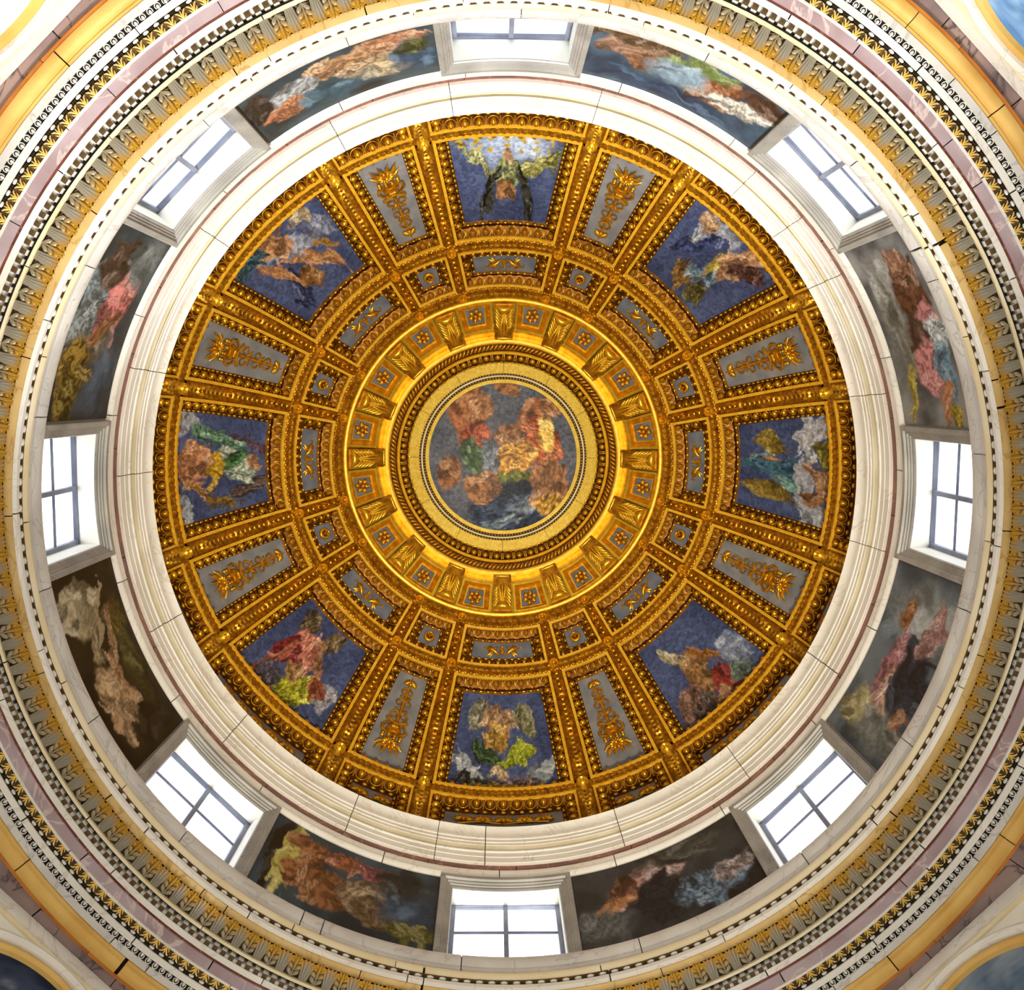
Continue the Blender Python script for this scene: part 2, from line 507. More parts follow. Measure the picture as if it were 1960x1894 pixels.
# drum wall with eight window openings
RD = .968; ZT = 2.430; ZB = 1.96; ZH = 2.388; WIN_I = .1345; WIN_O = .1685
mb = MB()
for k in range(8):
    a = k * PI / 4 + WIN_I; b = (k + 1) * PI / 4 - WIN_I
    mb.grid(lambda u, v: cyl(RD, a + (b - a) * u, ZB + (ZT - ZB) * v), 20, 2)
    a2 = k * PI / 4 - WIN_I; b2 = k * PI / 4 + WIN_I
    mb.grid(lambda u, v: cyl(RD, a2 + (b2 - a2) * u, ZH + (ZT - ZH) * v), 10, 1)
tag(obj('wall_drum', mb.mesh('wall_drum', M['grey'], flip=True)), 'round drum wall holding the paintings and windows below the dome', 'wall', kind='structure')

# upper cornice under the dome
up = [(1.10, 2.706), (.99, 2.690), (.936, 2.674)] + arc((.926, 2.657), (.9365, 2.612), .004, 7) + [(.9375, 2.608), (.9395, 2.606), (.9395, 2.592), (.9415, 2.590), (.9415, 2.576), (.9430, 2.576)]
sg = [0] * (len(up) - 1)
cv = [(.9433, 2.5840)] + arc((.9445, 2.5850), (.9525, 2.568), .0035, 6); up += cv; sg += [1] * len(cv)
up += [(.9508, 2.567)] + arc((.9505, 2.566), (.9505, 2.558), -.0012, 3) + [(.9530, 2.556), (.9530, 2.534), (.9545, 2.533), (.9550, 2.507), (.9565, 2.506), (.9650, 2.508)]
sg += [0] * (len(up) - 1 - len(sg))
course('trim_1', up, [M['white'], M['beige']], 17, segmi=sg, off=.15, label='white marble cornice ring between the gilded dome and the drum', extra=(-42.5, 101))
course('trim_2', [(.9645, 2.508), (.9645, 2.4765)], [M['red']], 26, .05, label='thin dark red marble frieze under the white upper cornice', cat='frieze', gap=.0008)
ar = [(.9650, 2.4785), (.9580, 2.4775), (.9565, 2.476), (.9565, 2.458)] + arc((.957, 2.456), (.9625, 2.437), -.0035, 6) + [(.964, 2.436), (.966, 2.428)]
course('trim_3', ar, [M['white']], 19, .3, label='white marble architrave ring above the windows and paintings', cat='architrave')

# lower cornice
lo = [(1.02, 2.04), (.938, 2.034), (.931, 2.031)] + arc((.9275, 2.027), (.9275, 1.988), -.0035, 8) + [(.9300, 1.987), (.9300, 1.981), (.9265, 1.980), (.9265, 1.970), (.9285, 1.969), (.9285, 1.961), (.9240, 1.959), (.9240, 1.955)]
course('trim_4', lo, [M['grey']], 18, .22, label='grey white marble rounded sill ring below the windows', extra=(117, -33), wide=(-33,))
lo2 = [(.930, 1.957), (.9255, 1.9555)] + arc((.9245, 1.954), (.9240, 1.927), -.0045, 8) + [(.9260, 1.9255)]
course('trim_5', lo2, [M['cream']], 18, .02, label='cream marble half round ring beside the bead and reel', extra=(100.5, -33), wide=(-33, 100.5))
bd = [(.9225, 1.9245), (.9235, 1.910), (.922, 1.9025), (.9178, 1.9015), (.9178, 1.891), (.9225, 1.8835)]
t6 = course('trim_6', bd, [M['white'], M['shadowstone']], 18, .02, label='white marble ring carved with a bead and reel row', segmi=[1, 1, 0, 0, 0], extra=(100.5, -33), wide=(-33,))  # shade around the beads is put into the brown channel colour
def bead_mesh():
    v, f = ellipsoid((0, 0, 0), (.0082, .0042, .0042), 8, 6); return local_mesh('bead', v, f, M['white'], ang=180)
def reel_mesh():
    L = LM()
    for x in (-.0036, 0, .0036):
        v, f = ellipsoid((0, 0, 0), (.0013, .0050, .0050), 8, 4); L.add((v, f), off=(x, 0, 0))
    return local_mesh('reel', L.v, L.f, M['shadowstone'], ang=180)
NB = 236
scatter(t6, 'bead', bead_mesh(), ring_mats(.9225, 1.9135, .9, NB, .01), .9225, 1.9135)
scatter(t6, 'reel', reel_mesh(), ring_mats(.9225, 1.9135, .9, NB, .01 + PI / NB), .9225, 1.9135)
tn = [(.9225, 1.8835), (.9225, 1.8805), (.9362, 1.8775), (.9375, 1.880)]
course('trim_7', tn, [M['tan']], 20, .02, label='flat tan yellow marble band beside the gilded leaf moulding', cat='band', extra=(100.5, -33, -13, 126), wide=(-33, -13, 100.5))

lf = [(.9375, 1.884)] + arc((.938, 1.887), (.979, 1.8735), .006, 8) + [(.979, 1.8705)]
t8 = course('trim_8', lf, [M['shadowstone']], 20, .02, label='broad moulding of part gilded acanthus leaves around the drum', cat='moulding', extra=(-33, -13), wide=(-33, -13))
rng = np.random.RandomState(3)
def cyma_leaf():
    """fluted leaf with curled frilled tip; y<0 towards the tan band (tips), y>0 towards the dentils (base)"""
    v = []; col = []; f = []
    na, nr = 28, 12
    for j in range(nr + 1):
        r = j / nr
        for i in range(na + 1):
            a = (i / na * 2 - 1)
            fl = .5 + .5 * math.cos(a * PI * 5)
            wd = .0085 + .0110 * r ** 1.5
            frill = max(0, r - .62) / .38
            x = a * wd * (1 + .10 * frill * math.cos(a * PI * 5))
            y = .0215 - .0400 * r - .0035 * frill * fl + .004 * frill * a * a
            z = .0015 + .0075 * math.sin(PI * .75 * r) * (1 - .55 * a * a) + .0020 * fl * (.4 + .6 * r) + .0060 * frill ** 2 * (1 - .4 * a * a)
            v.append((x, y, z))
            g = min(1, max(0, (r - .50) * 2.6 + (abs(a) - .7) * .8))
            col.append(lin((150, 143, 126)) * (1 - g) + lin((186, 138, 44)) * g)
    for j in range(nr):
        for i in range(na):
            q = j * (na + 1) + i; f.append((q, q + 1, q + na + 2, q + na + 1))
    return local_mesh('acanthus_leaf', v, f, M['leafgilt'], ang=50, col=np.array(col))
def small_leaf():
    L = LM()
    for s in (-1, 1):
        for y0, x1, y1, w_ in ((.019, .0105, .0060, .0040), (.009, .0112, -.0040, .0046), (-.001, .0100, -.0140, .0044)):
            L.add(tube([(s * .0006, y0, .0025), (s * x1 * .40, (y0 * .65 + y1 * .35), .0060), (s * x1 * .80, (y0 * .25 + y1 * .75), .0085), (s * x1 * .96, y1 + .0015, .0085), (s * x1, y1 - .0020, .0050)], [.0010, w_ * .8, w_, w_ * .6, .0005], 6, .5))
        L.add(tube([(s * .0012, -.008, .004), (s * .0045, -.015, .010), (s * .0070, -.0225, .0095)], [.0018, .0040, .0010], 6, .6))
    L.add(tube([(0, .021, .003), (0, .006, .0070), (0, -.010, .0105), (0, -.0225, .0150)], [.0010, .0018, .0034, .0016], 6, .8))
    col = []
    for x, y, z in L.v:
        g = min(1, max(0, (.010 - y) / .020)); col.append(lin((156, 146, 122)) * (1 - g) + lin((188, 142, 48)) * g)
    return local_mesh('side_leaf', L.v, L.f, M['leafgilt'], ang=60, col=np.array(col))
NL = 126
tl = math.atan2(.012, .041)
scatter(t8, 'acanthus_leaf', cyma_leaf(), ring_mats(.9585, 1.8775, tl, NL, .0), .9585, 1.8775)
scatter(t8, 'side_leaf', small_leaf(), ring_mats(.9585, 1.8780, tl, NL, PI / NL), .9585, 1.8780)

fi = [(.978, 1.872), (.978, 1.8655), (.9835, 1.8650), (.9835, 1.869)]
course('trim_9', fi, [M['cream']], 18, .11, label='narrow cream fillet between the leaves and the dentils', cat='fillet')
dn = [(.9835, 1.869), (.9885, 1.882), (1.004, 1.882), (1.004, 1.866)]
t10 = obj('trim_10', MB().grid(lambda u, v: pv(dn, u * 2 * PI, v), 192, 3, closed_u=True).mesh('trim_10', M['black'], ang=20))
tag(t10, 'row of small pale dentil blocks with dark gaps', 'dentils', kind='structure')
ND = 344
w = 2 * PI * .99 / ND
v, f = box(-w * .29, w * .29, -.0048, .0058, -.020, 0)
dentil = local_mesh('dentil', v, f, [M['white'], M['shadowstone']], [0, 1, 0, 0, 0, 0], smooth=False)
v, f = box(-w * .2, w * .2, .0010, .0068, -.020, -.003)
dent2 = local_mesh('dentil_spacer', v, f, [M['grey']], smooth=False)
scatter(t10, 'dentil', dentil, ring_mats(.9945, 1.8605, 0, ND), .9945, 1.8605)
scatter(t10, 'dentil_spacer', dent2, ring_mats(.9945, 1.8605, 0, ND, PI / ND), .9945, 1.8605)
fd = [(1.002, 1.868), (1.002, 1.8615), (1.0045, 1.8610), (1.0125, 1.8585), (1.0135, 1.8600)]
course('trim_11', fd, [M['white']], 18, .3, label='white marble fillet between the dentils and the lavender frieze', cat='fillet')
course('trim_12', [(1.0130, 1.8600), (1.0180, 1.8598)], [M['red']], 18, .1, label='thin dark red line edging the lavender frieze', cat='band', gap=.0005)
course('trim_13', [(1.0180, 1.8600), (1.0185, 1.8575), (1.0355, 1.8510), (1.036, 1.8540)], [M['lavender']], 22, .2, label='pale lavender pink marble frieze band below the dentils', cat='frieze', extra=(-41,))
fo = [(1.0355, 1.854), (1.0355, 1.8485), (1.0395, 1.8480), (1.0400, 1.8515), (1.0530, 1.8475), (1.0535, 1.846)]
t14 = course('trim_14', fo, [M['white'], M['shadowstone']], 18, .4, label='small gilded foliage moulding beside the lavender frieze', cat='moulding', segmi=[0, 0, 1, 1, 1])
def palmette():
    L = LM()
    for s in (-1, 1):
        L.add(tube([(0, -.0062, .002), (s * .0025, -.001, .0045), (s * .0058, .0035, .004), (s * .0095, .0062, .002)], [.0012, .0016, .0016, .0008], 5))
        L.add(tube([(s * .0025, -.0062, .002), (s * .0062, -.004, .004), (s * .0078, -.0005, .003)], [.0013, .0015, .0006], 5))
    L.add(tube([(0, -.004, .002), (0, .001, .004), (0, .0062, .003)], [.0010, .0015, .0008], 5))
    col = [lin((232, 190, 96)) if y < .004 else lin((236, 214, 160)) for x, y, z in L.v]
    return local_mesh('palmette', L.v, L.f, M['leafgilt'], ang=60, col=np.array(col))
NP = 288
tf = math.atan2(.004, .013)
scatter(t14, 'palmette', palmette(), ring_mats(1.0465, 1.8490, tf, NP), 1.0465, 1.8490)
b2 = [(1.0535, 1.8475), (1.054, 1.8500), (1.0605, 1.8480), (1.0612, 1.8455)]
t15 = course('trim_15', b2, [M['black']], 18, .4, label='pale bead and reel row below the gilded foliage', cat='moulding')
v, f = ellipsoid((0, 0, 0), (.0064, .0032, .0032), 7, 5); bead2 = local_mesh('bead', v, f, M['white'], ang=180)
L = LM()
for x in (-.0028, 0, .0028): L.add(ellipsoid((x, 0, 0), (.0009, .0030, .0030), 7, 4))
reel2 = local_mesh('reel', L.v, L.f, M['shadowstone'], ang=180)
scatter(t15, 'bead', bead2, ring_mats(1.0575, 1.8470, tf, NP), 1.0575, 1.8470)
scatter(t15, 'reel', reel2, ring_mats(1.0575, 1.8470, tf, NP, PI / NP), 1.0575, 1.8470)
f1 = [(1.0612, 1.8455), (1.0612, 1.8425), (1.0722, 1.8400), (1.0725, 1.8425)]
course('trim_16', f1, [M['white']], 18, .5, label='flat white marble fascia between the beads and the small eggs', cat='band')
eg = [(1.0725, 1.8425), (1.073, 1.8440), (1.0835, 1.8410), (1.0838, 1.8390)]
t17 = course('trim_17', eg, [M['black']], 18, .5, label='row of small pale carved eggs around the white architrave', cat='moulding')
def small_egg():
    L = LM()
    L.add(ellipsoid((0, -.0012, 0), (.0031, .0046, .0032), 8, 5))
    pts = [(.0052 * math.sin(a), .0004 + .0054 * math.cos(a) , .0012) for a in [(-2.3 + 4.6 * i / 10) for i in range(11)]]
    L.add(tube(pts, .0010, 5))
    return local_mesh('egg', L.v, L.f, M['white'], ang=180)
NE = 420
scatter(t17, 'egg', small_egg(), ring_mats(1.0782, 1.8418, math.atan2(.003, .0105), NE), 1.0782, 1.8418)
f2 = [(1.0838, 1.8400), (1.0838, 1.8370), (1.0960, 1.8345), (1.0965, 1.8385)]
course('trim_18', f2, [M['grey']], 18, .6, label='flat grey white marble fascia outside the small eggs', cat='band', extra=(129, -39))
oc = [(1.0968, 1.8385), (1.0975, 1.8330), (1.1010, 1.8315), (1.1015, 1.8330), (1.1045, 1.8315), (1.105, 1.8290)] + arc((1.106, 1.8270), (1.1225, 1.8205), -.003, 6) + [(1.1255, 1.8215)]
course('trim_19', oc, [M['ochre']], 26, .1, label='bright ochre marble ring above the corner roundels', cat='band', extra=(-40.5, 131))
course('trim_20', [(1.1252, 1.8215), (1.1262, 1.8225), (1.1320, 1.8215), (1.1335, 1.8290)], [M['orange']], 20, .1, label='thin burnt orange edge of the ochre ring', cat='band', gap=.0005)
course('trim_21', [(1.131, 1.8310), (1.1325, 1.8285), (1.45, 1.8050)], [M['pink']], 30, .15, label='veined pink grey marble band at the foot of the dome', cat='band', extra=(-37.5,))

# diagonal walls below the ring, each with a framed roundel
DW = 1.166; HW = .50
names = {45: 'southeast', 135: 'southwest', 225: 'northwest', 315: 'northeast'}
WALLS = {}
for a, nm in names.items():
    ca, sa = math.cos(rad(a)), math.sin(rad(a))
    def pt(t, z, d=0.0, ca=ca, sa=sa):
        return ((DW - d) * ca - t * sa, (DW - d) * sa + t * ca, z)
    WALLS[a] = pt
    mb = MB(); n = 1
    mb.add([pt(-HW, -EYE / S), pt(HW, -EYE / S), pt(HW, 1.83), pt(-HW, 1.83), pt(-HW, -EYE / S, -.12), pt(HW, -EYE / S, -.12), pt(HW, 1.83, -.12), pt(-HW, 1.83, -.12)],
           [(0, 1, 2, 3), (4, 7, 6, 5), (0, 3, 7, 4), (1, 5, 6, 2), (3, 2, 6, 7)])
    o = obj('wall_' + nm, mb.mesh('wall_' + nm, M['stucco'], smooth=False))
    tag(o, 'white stucco corner wall carrying the %s roundel' % {45: 'grey blue', 135: 'dark navy', 225: 'pale mottled', 315: 'bright blue'}[a], 'wall', kind='structure')
    # straight fillets under the marble band
    for z0, z1, d, m in ((1.797, 1.8255, .010, 'white'), (1.787, 1.7965, .005, 'cream')):
        mb = MB(); mb.add([pt(-HW, z0), pt(HW, z0), pt(HW, z1), pt(-HW, z1), pt(-HW, z0, d), pt(HW, z0, d), pt(HW, z1, d), pt(-HW, z1, d)],
                          [(4, 5, 6, 7), (0, 1, 5, 4), (3, 7, 6, 2), (0, 4, 7, 3), (1, 2, 6, 5)])
        c = W3(*pt(0, z0)); q = obj('fillet', mb.mesh('fillet', M[m], c, smooth=False), o); q.location = c

for nm, a in (('north', -90), ('east', 0), ('west', 180)):  # unseen chapel walls, added and toned to hold light back from these sides
    mb = MB(); ca, sa = math.cos(rad(a)), math.sin(rad(a))
    q = lambda t, z, d: (d * ca - t * sa, d * sa + t * ca, z)
    vv = [q(t, z, d) for d in (1.42, 1.5) for z in (-EYE / S, 1.84) for t in (-.75, .75)]
    mb.add(vv, [(0, 1, 3, 2), (4, 6, 7, 5), (0, 2, 6, 4), (1, 5, 7, 3), (2, 3, 7, 6)])
    tag(obj('wall_' + nm, mb.mesh('wall_' + nm, M['darkwall' if nm == 'north' else 'midwall'], smooth=False)), 'plain chapel wall closing the %s side below the ring' % nm, 'wall', kind='structure')

mb = MB()  # unseen panel added to block the fill lamp from the south ring
q = lambda t, z, d: (-t, d, z)
vv = [q(t, z, d) for d in (1.42, 1.5) for z in (1.2, 1.84) for t in (-.75, .75)]
mb.add(vv, [(0, 1, 3, 2), (4, 6, 7, 5), (0, 2, 6, 4), (1, 5, 7, 3), (2, 3, 7, 6), (0, 4, 5, 1)])
tag(obj('wall_south', mb.mesh('wall_south', M['midwall'], smooth=False)), 'plain wall above the open entrance on the south side', 'wall', kind='structure')

# windows
WB = 1.022     # distance of the glazing plane from the axis
WN = ['left of', 'right of']
def window(k, label):
    a = k * PI / 4
    c = W3(*cyl(RD, a, ZB))
    root = empty('window_%d' % (k + 1), c); root.rotation_euler.z = a
    base = W3(*cyl(RD, 0, ZB))
    tag(root, label, 'window', kind='structure')
    return root, base
def build_window_meshes():
    base = W3(*cyl(RD, 0, ZB)); out = []
    # jamb profile in (theta, R), from the outer edge to the reveal
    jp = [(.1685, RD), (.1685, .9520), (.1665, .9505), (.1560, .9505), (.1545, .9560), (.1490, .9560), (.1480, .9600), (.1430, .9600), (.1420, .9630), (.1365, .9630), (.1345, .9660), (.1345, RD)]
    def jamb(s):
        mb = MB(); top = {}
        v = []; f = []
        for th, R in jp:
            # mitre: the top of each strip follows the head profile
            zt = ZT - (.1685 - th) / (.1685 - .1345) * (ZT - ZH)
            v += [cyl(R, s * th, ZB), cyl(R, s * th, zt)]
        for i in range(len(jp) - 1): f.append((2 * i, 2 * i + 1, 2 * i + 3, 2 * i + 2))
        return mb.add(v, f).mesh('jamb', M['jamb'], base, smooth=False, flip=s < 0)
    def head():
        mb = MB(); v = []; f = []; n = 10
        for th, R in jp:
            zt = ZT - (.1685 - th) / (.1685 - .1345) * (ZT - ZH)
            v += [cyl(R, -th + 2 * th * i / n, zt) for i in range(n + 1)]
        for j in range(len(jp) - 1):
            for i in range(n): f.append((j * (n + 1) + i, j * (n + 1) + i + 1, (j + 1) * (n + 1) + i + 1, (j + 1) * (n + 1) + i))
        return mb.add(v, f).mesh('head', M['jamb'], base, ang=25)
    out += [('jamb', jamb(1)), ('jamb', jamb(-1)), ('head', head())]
    yo = .1365; zt2 = 2.436
    y_in = RD * math.sin(.1345); x_in = RD * math.cos(.1345)
    for s in (1, -1):
        mb = MB().add([(x_in, s * y_in, ZB), (x_in, s * y_in, ZH), (WB + .03, s * yo, zt2 + .01), (WB + .03, s * yo, ZB)], [(0, 1, 2, 3)])
        out.append(('reveal', mb.mesh('reveal', M['stucco'], base, smooth=False)))
    mb = MB(); n = 10
    v = [cyl(RD, -.1345 + .269 * i / n, ZH) for i in range(n + 1)] + [(WB + .03, -yo + 2 * yo * i / n, zt2 + .01) for i in range(n + 1)]
    mb.add(v, [(i, i + 1, n + 2 + i, n + 1 + i) for i in range(n)])
    out.append(('soffit', mb.mesh('soffit', M['stucco'], base)))
    mb = MB().add([(x_in - .02, -y_in, ZB + .02), (x_in - .02, y_in, ZB + .02), (WB + .03, yo, ZB + .02), (WB + .03, -yo, ZB + .02)], [(0, 1, 2, 3)])
    out.append(('sill', mb.mesh('sill', M['stucco'], base, smooth=False)))
    def bar(y0, y1, z0, z1, x0=WB, x1=WB + .012):
        v, f = box(x0, x1, y0, y1, z0, z1); return MB().add(v, f)
    fr = bar(-yo, -yo + .013, ZB + .02, zt2); fr2 = bar(yo - .013, yo, ZB + .02, zt2); fr3 = bar(-yo, yo, zt2 - .012, zt2)
    m = MB(); m.add(fr.v, fr.f); m.add(fr2.v, fr2.f); m.add(fr3.v, fr3.f)
    out.append(('frame', m.mesh('frame', M['iron'], base, smooth=False)))
    out.append(('mullion', bar(-.0055, .0055, ZB + .02, zt2).mesh('mullion', M['iron'], base, smooth=False)))
    zr = 2.305
    out.append(('rail', bar(-yo, yo, zr - .002, zr + .002, WB + .003, WB + .008).mesh('rail', M['iron'], base, smooth=False)))
    for y0, y1 in ((-yo + .013, -.0055), (.0055, yo - .013)):
        for z0, z1 in ((ZB + .02, zr - .002), (zr + .002, zt2 - .012)):
            v, f = box(WB + .005, WB + .006, y0, y1, z0, z1)
            out.append(('pane', MB().add(v, f).mesh('pane', M['glass'], base, smooth=False)))
    return out
WM = build_window_meshes()
PNAME = ['grey stormy', 'black and pink', 'teal with bare figures', 'brown with pale nudes', 'dark with a pink robe', 'dark green with white drape', 'blue with brown figures', 'cloudy with pink robe']
for k in range(8):
    a, b = PNAME[(k - 1) % 8], PNAME[k]
    r, base = window(k, 'bright window between the paintings %s and %s' % (a, b))
    fr = None
    for nm, me in WM:
        q = obj(nm, me, fr if nm in ('mullion', 'rail', 'pane') else r)
        if nm == 'frame': fr = q

# ================================================================== PICTURES (generic stand-ins: fields of colour)
def vnoise(x, y, seed, sc_):
    r = np.random.RandomState(seed); g = r.rand(64, 64)
    X = x * sc_ + 17.3; Y = y * sc_ + 9.1
    xi = np.floor(X).astype(int); yi = np.floor(Y).astype(int); fx = X - xi; fy = Y - yi
    fx = fx * fx * (3 - 2 * fx); fy = fy * fy * (3 - 2 * fy)
    a = g[yi % 64, xi % 64]; b = g[yi % 64, (xi + 1) % 64]; c = g[(yi + 1) % 64, xi % 64]; d = g[(yi + 1) % 64, (xi + 1) % 64]
    return (a * (1 - fx) + b * fx) * (1 - fy) + (c * (1 - fx) + d * fx) * fy
def fbm(x, y, seed, sc_, o=4):
    t = 0; amp = .5; s = 0
    for i in range(o): t = t + amp * vnoise(x, y, seed + i, sc_); s += amp; sc_ *= 2.1; amp *= .55
    return t / s
def paint(x, y, base, base2, blobs, seed=1, warp=.10, nscale=3.0, grain=.10):
    """colour field: base tones plus warped soft patches (x, y, rx, ry, turn deg, colour, softness, fold contrast)"""
    n = fbm(x, y, seed, nscale)
    t = np.clip((n - .3) / .4, 0, 1)[..., None]
    col = lin(base) * (1 - t) + lin(base2) * t
    wx = (fbm(x, y, seed + 31, 5.0, 5) - .5) * 2.8; wy = (fbm(x, y, seed + 57, 5.0, 5) - .5) * 2.8
    fn = fbm(x, y, seed + 91, 7.0)
    rg = random.Random(seed)
    strokes = []
    for (cx, cy, rx, ry, ro, c, so, fo) in blobs:
        strokes.append((cx, cy, rx, ry, ro, c, so, fo))
        if max(rx, ry) < .06: continue
        for _ in range(7):
            a_, r_ = rg.uniform(0, 2 * PI), rg.uniform(.15, .95) ** .6
            px, py = rx * r_ * math.cos(a_), ry * r_ * math.sin(a_)
            ca, sa = math.cos(rad(ro)), math.sin(rad(ro))
            k_ = rg.choice((.45, .6, .75, 1.25, 1.5, 1.8))
            cc_ = tuple(min(255, max(8, 255 * (ch / 255) ** (1 / (k_ ** .8)) if k_ > 1 else ch * (k_ ** .55))) for ch in c)
            strokes.append((cx + px * ca - py * sa, cy + px * sa + py * ca, rx * rg.uniform(.22, .5), ry * rg.uniform(.16, .38), ro + rg.uniform(-50, 50), cc_, so, fo))
    for q, (cx, cy, rx, ry, ro, c, so, fo) in enumerate(strokes):
        dx = x + wx * warp - cx; dy = y + wy * warp - cy
        ca, sa = math.cos(rad(ro)), math.sin(rad(ro))
        u = (dx * ca + dy * sa) / rx; v = (-dx * sa + dy * ca) / ry
        d = np.sqrt(u * u + v * v)
        so = so * .5 if so < .45 else so
        al = np.clip((1 + so - d) / (2 * so), 0, 1); al = al * al * (3 - 2 * al)
        sh = 1 + fo * np.sin(u * 7 + v * 4 + fn * 20 + q) - .45 * fo * np.clip(v + .2 * u, -1, 1)
        cc = lin(c) * np.clip(sh, .15, 2.0)[..., None]
        col = col * (1 - al[..., None]) + cc * al[..., None]
    g = 1 + grain * (np.random.RandomState(seed).rand(*x.shape) - .5) * 2
    return np.clip(col * g[..., None], 0, 1)
def picture_mesh(name, posfn, nu, nv, colfn, mat, origin, edge=None):
    """grid of picture, x -1..1, y 0..1"""
    mb = MB().grid(lambda u, v: posfn(u * 2 - 1, v), nu, nv)
    me = mb.mesh(name, mat, origin, ang=180)
    xs, ys = np.meshgrid(np.linspace(-1, 1, nu + 1), np.linspace(0, 1, nv + 1))
    set_col(me, colfn(xs, ys).reshape(-1, 3))
    return me

# ------------------------------------------------------------------ coffers
def egg_mesh(mat='gold'):
    """one egg in its shell with a dart; x along the moulding, y down the slope, z out. unit pitch 1"""
    L = LM()
    v, f = ellipsoid((0, 0, 0), (.255, .40, .32), 10, 6)
    v = [(x * (1 - .25 * max(0, y) / .40), y - .06, z + .10) for x, y, z in v]
    L.add((v, f), 0)
    pts = [(.425 * math.sin(a), -.06 + .54 * math.cos(a), .10) for a in [(-2.5 + 5.0 * i / 14) for i in range(15)]]
    L.add(tube(pts, .036, 5), 0)
    L.add(tube([(.5, -.45, .0), (.5, .05, .10), (.5, .5, .05)], [.03, .05, .02], 5), 0)
    return L
EG = egg_mesh()
def egg_scaled(p, leng=None):
    k = leng or p
    return local_mesh('egg', [(x * p, y * k, z * p) for x, y, z in EG.v], EG.f, M['gold'], ang=180)
EGGS = {}
def egg_for(p, l):
    key = (round(p, 4), round(l, 4))
    if key not in EGGS: EGGS[key] = egg_scaled(p, l)
    return EGGS[key]

def coffer_moulding(root, c, pi, po, th0, thw, wid, dep, eggp, panel_h, bead=True, fil=.0095, edges='ioab', eggs_in=None):
    """mitred frame sunk into the dome. pi/po inner/outer polar angle, th0 centre, thw half width"""
    wf = fil; we = wid * .70; wb = wid * .78
    prof = [(0, .004), (0, -.006), (wf, -.006), (wf, .001)]
    prof += [(wf + (we - wf) * t, .001 + (dep * .68) * (t ** .8)) for t in (.25, .5, .75, 1)]
    prof += [(we, dep * .60), (wb, dep * .60), (wb, dep * .86), (wid, dep), (wid, dep + .004)]
    ns, nt = 12, 14
    def P(edge, t, w, h):
        i, o = pi + w, po - w
        if edge == 'i': ph = i; th = th0 + (2 * t - 1) * (thw - w / math.sin(i))
        elif edge == 'o': ph = o; th = th0 - (2 * t - 1) * (thw - w / math.sin(o))
        elif edge == 'b': ph = i + (o - i) * t; th = th0 + (thw - w / math.sin(ph))
        else: ph = o + (i - o) * t; th = th0 - (thw - w / math.sin(ph))
        return D(ph, th, h)
    fil_mb = MB(); ov = MB()
    for e in 'iboa':
        fil_mb.grid(lambda u, v: P(e, u, *prof[min(3, int(round(v * 3)))]), ns, 3)
        k0 = len(prof) - 4
        ov.grid(lambda u, v: P(e, u, *prof[3 + int(round(v * k0))]), ns, k0)
    o = obj('frame', fil_mb.mesh('frame', M['goldf'], c, ang=30, flip=True), root)
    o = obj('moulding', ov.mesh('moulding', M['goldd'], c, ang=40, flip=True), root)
    # eggs
    hm = .001 + dep * .68 * .55; wm = (wf + we) / 2
    al = math.atan2(dep * .66, we - wf); ln = math.hypot(dep * .66, we - wf) * 1.02
    def put(ph, th, d_in, tang, n):
        y = d_in * math.cos(al) - n * math.sin(al)
        z = n * math.cos(al) + d_in * math.sin(al)
        x = y.cross(z)
        return basis(x, y, z, None or (W3(*D(ph, th, hm)) - c))
    i, oo = pi + wm, po - wm
    for e in edges:
        if e in 'io':
            ph = i if e == 'i' else oo
            L_ = 2 * (thw - wm / math.sin(ph)) * math.sin(ph)
            n_ = max(2, round(L_ / eggp)); p = L_ / n_
            for q in range(n_ + 1):
                th = th0 + (-.5 + q / n_) * L_ / math.sin(ph)
                ep, et, nn = Db(ph, th)
                obj('egg', egg_for(eggp, ln), root, put(ph, th, ep if e == 'i' else -ep, et, nn) @ Matrix.Diagonal((p / eggp, 1, 1, 1)))
        else:
            s = 1 if e == 'b' else -1
            L_ = oo - i; n_ = max(2, round(L_ / eggp)); p = L_ / n_
            for q in range(1, n_):
                ph = i + L_ * q / n_
                th = th0 + s * (thw - wm / math.sin(ph))
                ep, et, nn = Db(ph, th)
                obj('egg', egg_for(eggp, ln), root, put(ph, th, et * (-s), ep, nn) @ Matrix.Diagonal((p / eggp, 1, 1, 1)))
    if bead:
        mb = MB(); wq = (wb + wid) / 2; hq = dep * .80; br = (wid - wb) * .50
        i, o2 = pi + wq, po - wq
        def beads(e):
            if e in 'io': ph = i if e == 'i' else o2; L_ = 2 * (thw - wq / math.sin(ph)) * math.sin(ph)
            else: L_ = o2 - i
            n_ = max(3, int(L_ / (br * 4.4)))
            for q in range(n_):
                t = (q + .5) / n_
                pc = Vector(P(e, t, wq, hq)); 
                pa = Vector(P(e, min(1, t + .01), wq, hq)); pb_ = Vector(P(e, max(0, t - .01), wq, hq))
                x = (pa - pb_).normalized(); n = -Vector((pc.x, pc.y, pc.z - ZC)).normalized(); y = n.cross(x)
                v, f = ellipsoid((0, 0, 0), (br * 1.75, br, br), 6, 4)
                mb.add([tuple(pc + x * a + y * b + n * d) for a, b, d in v], f)
        for e in 'iboa': beads(e)
        o = obj('bead_moulding', mb.mesh('bead_moulding', M['gold'], c, ang=180), root); o['kind'] = 'stuff'
    return pi + wid, po - wid, lambda ph: thw - wid / math.sin(ph)

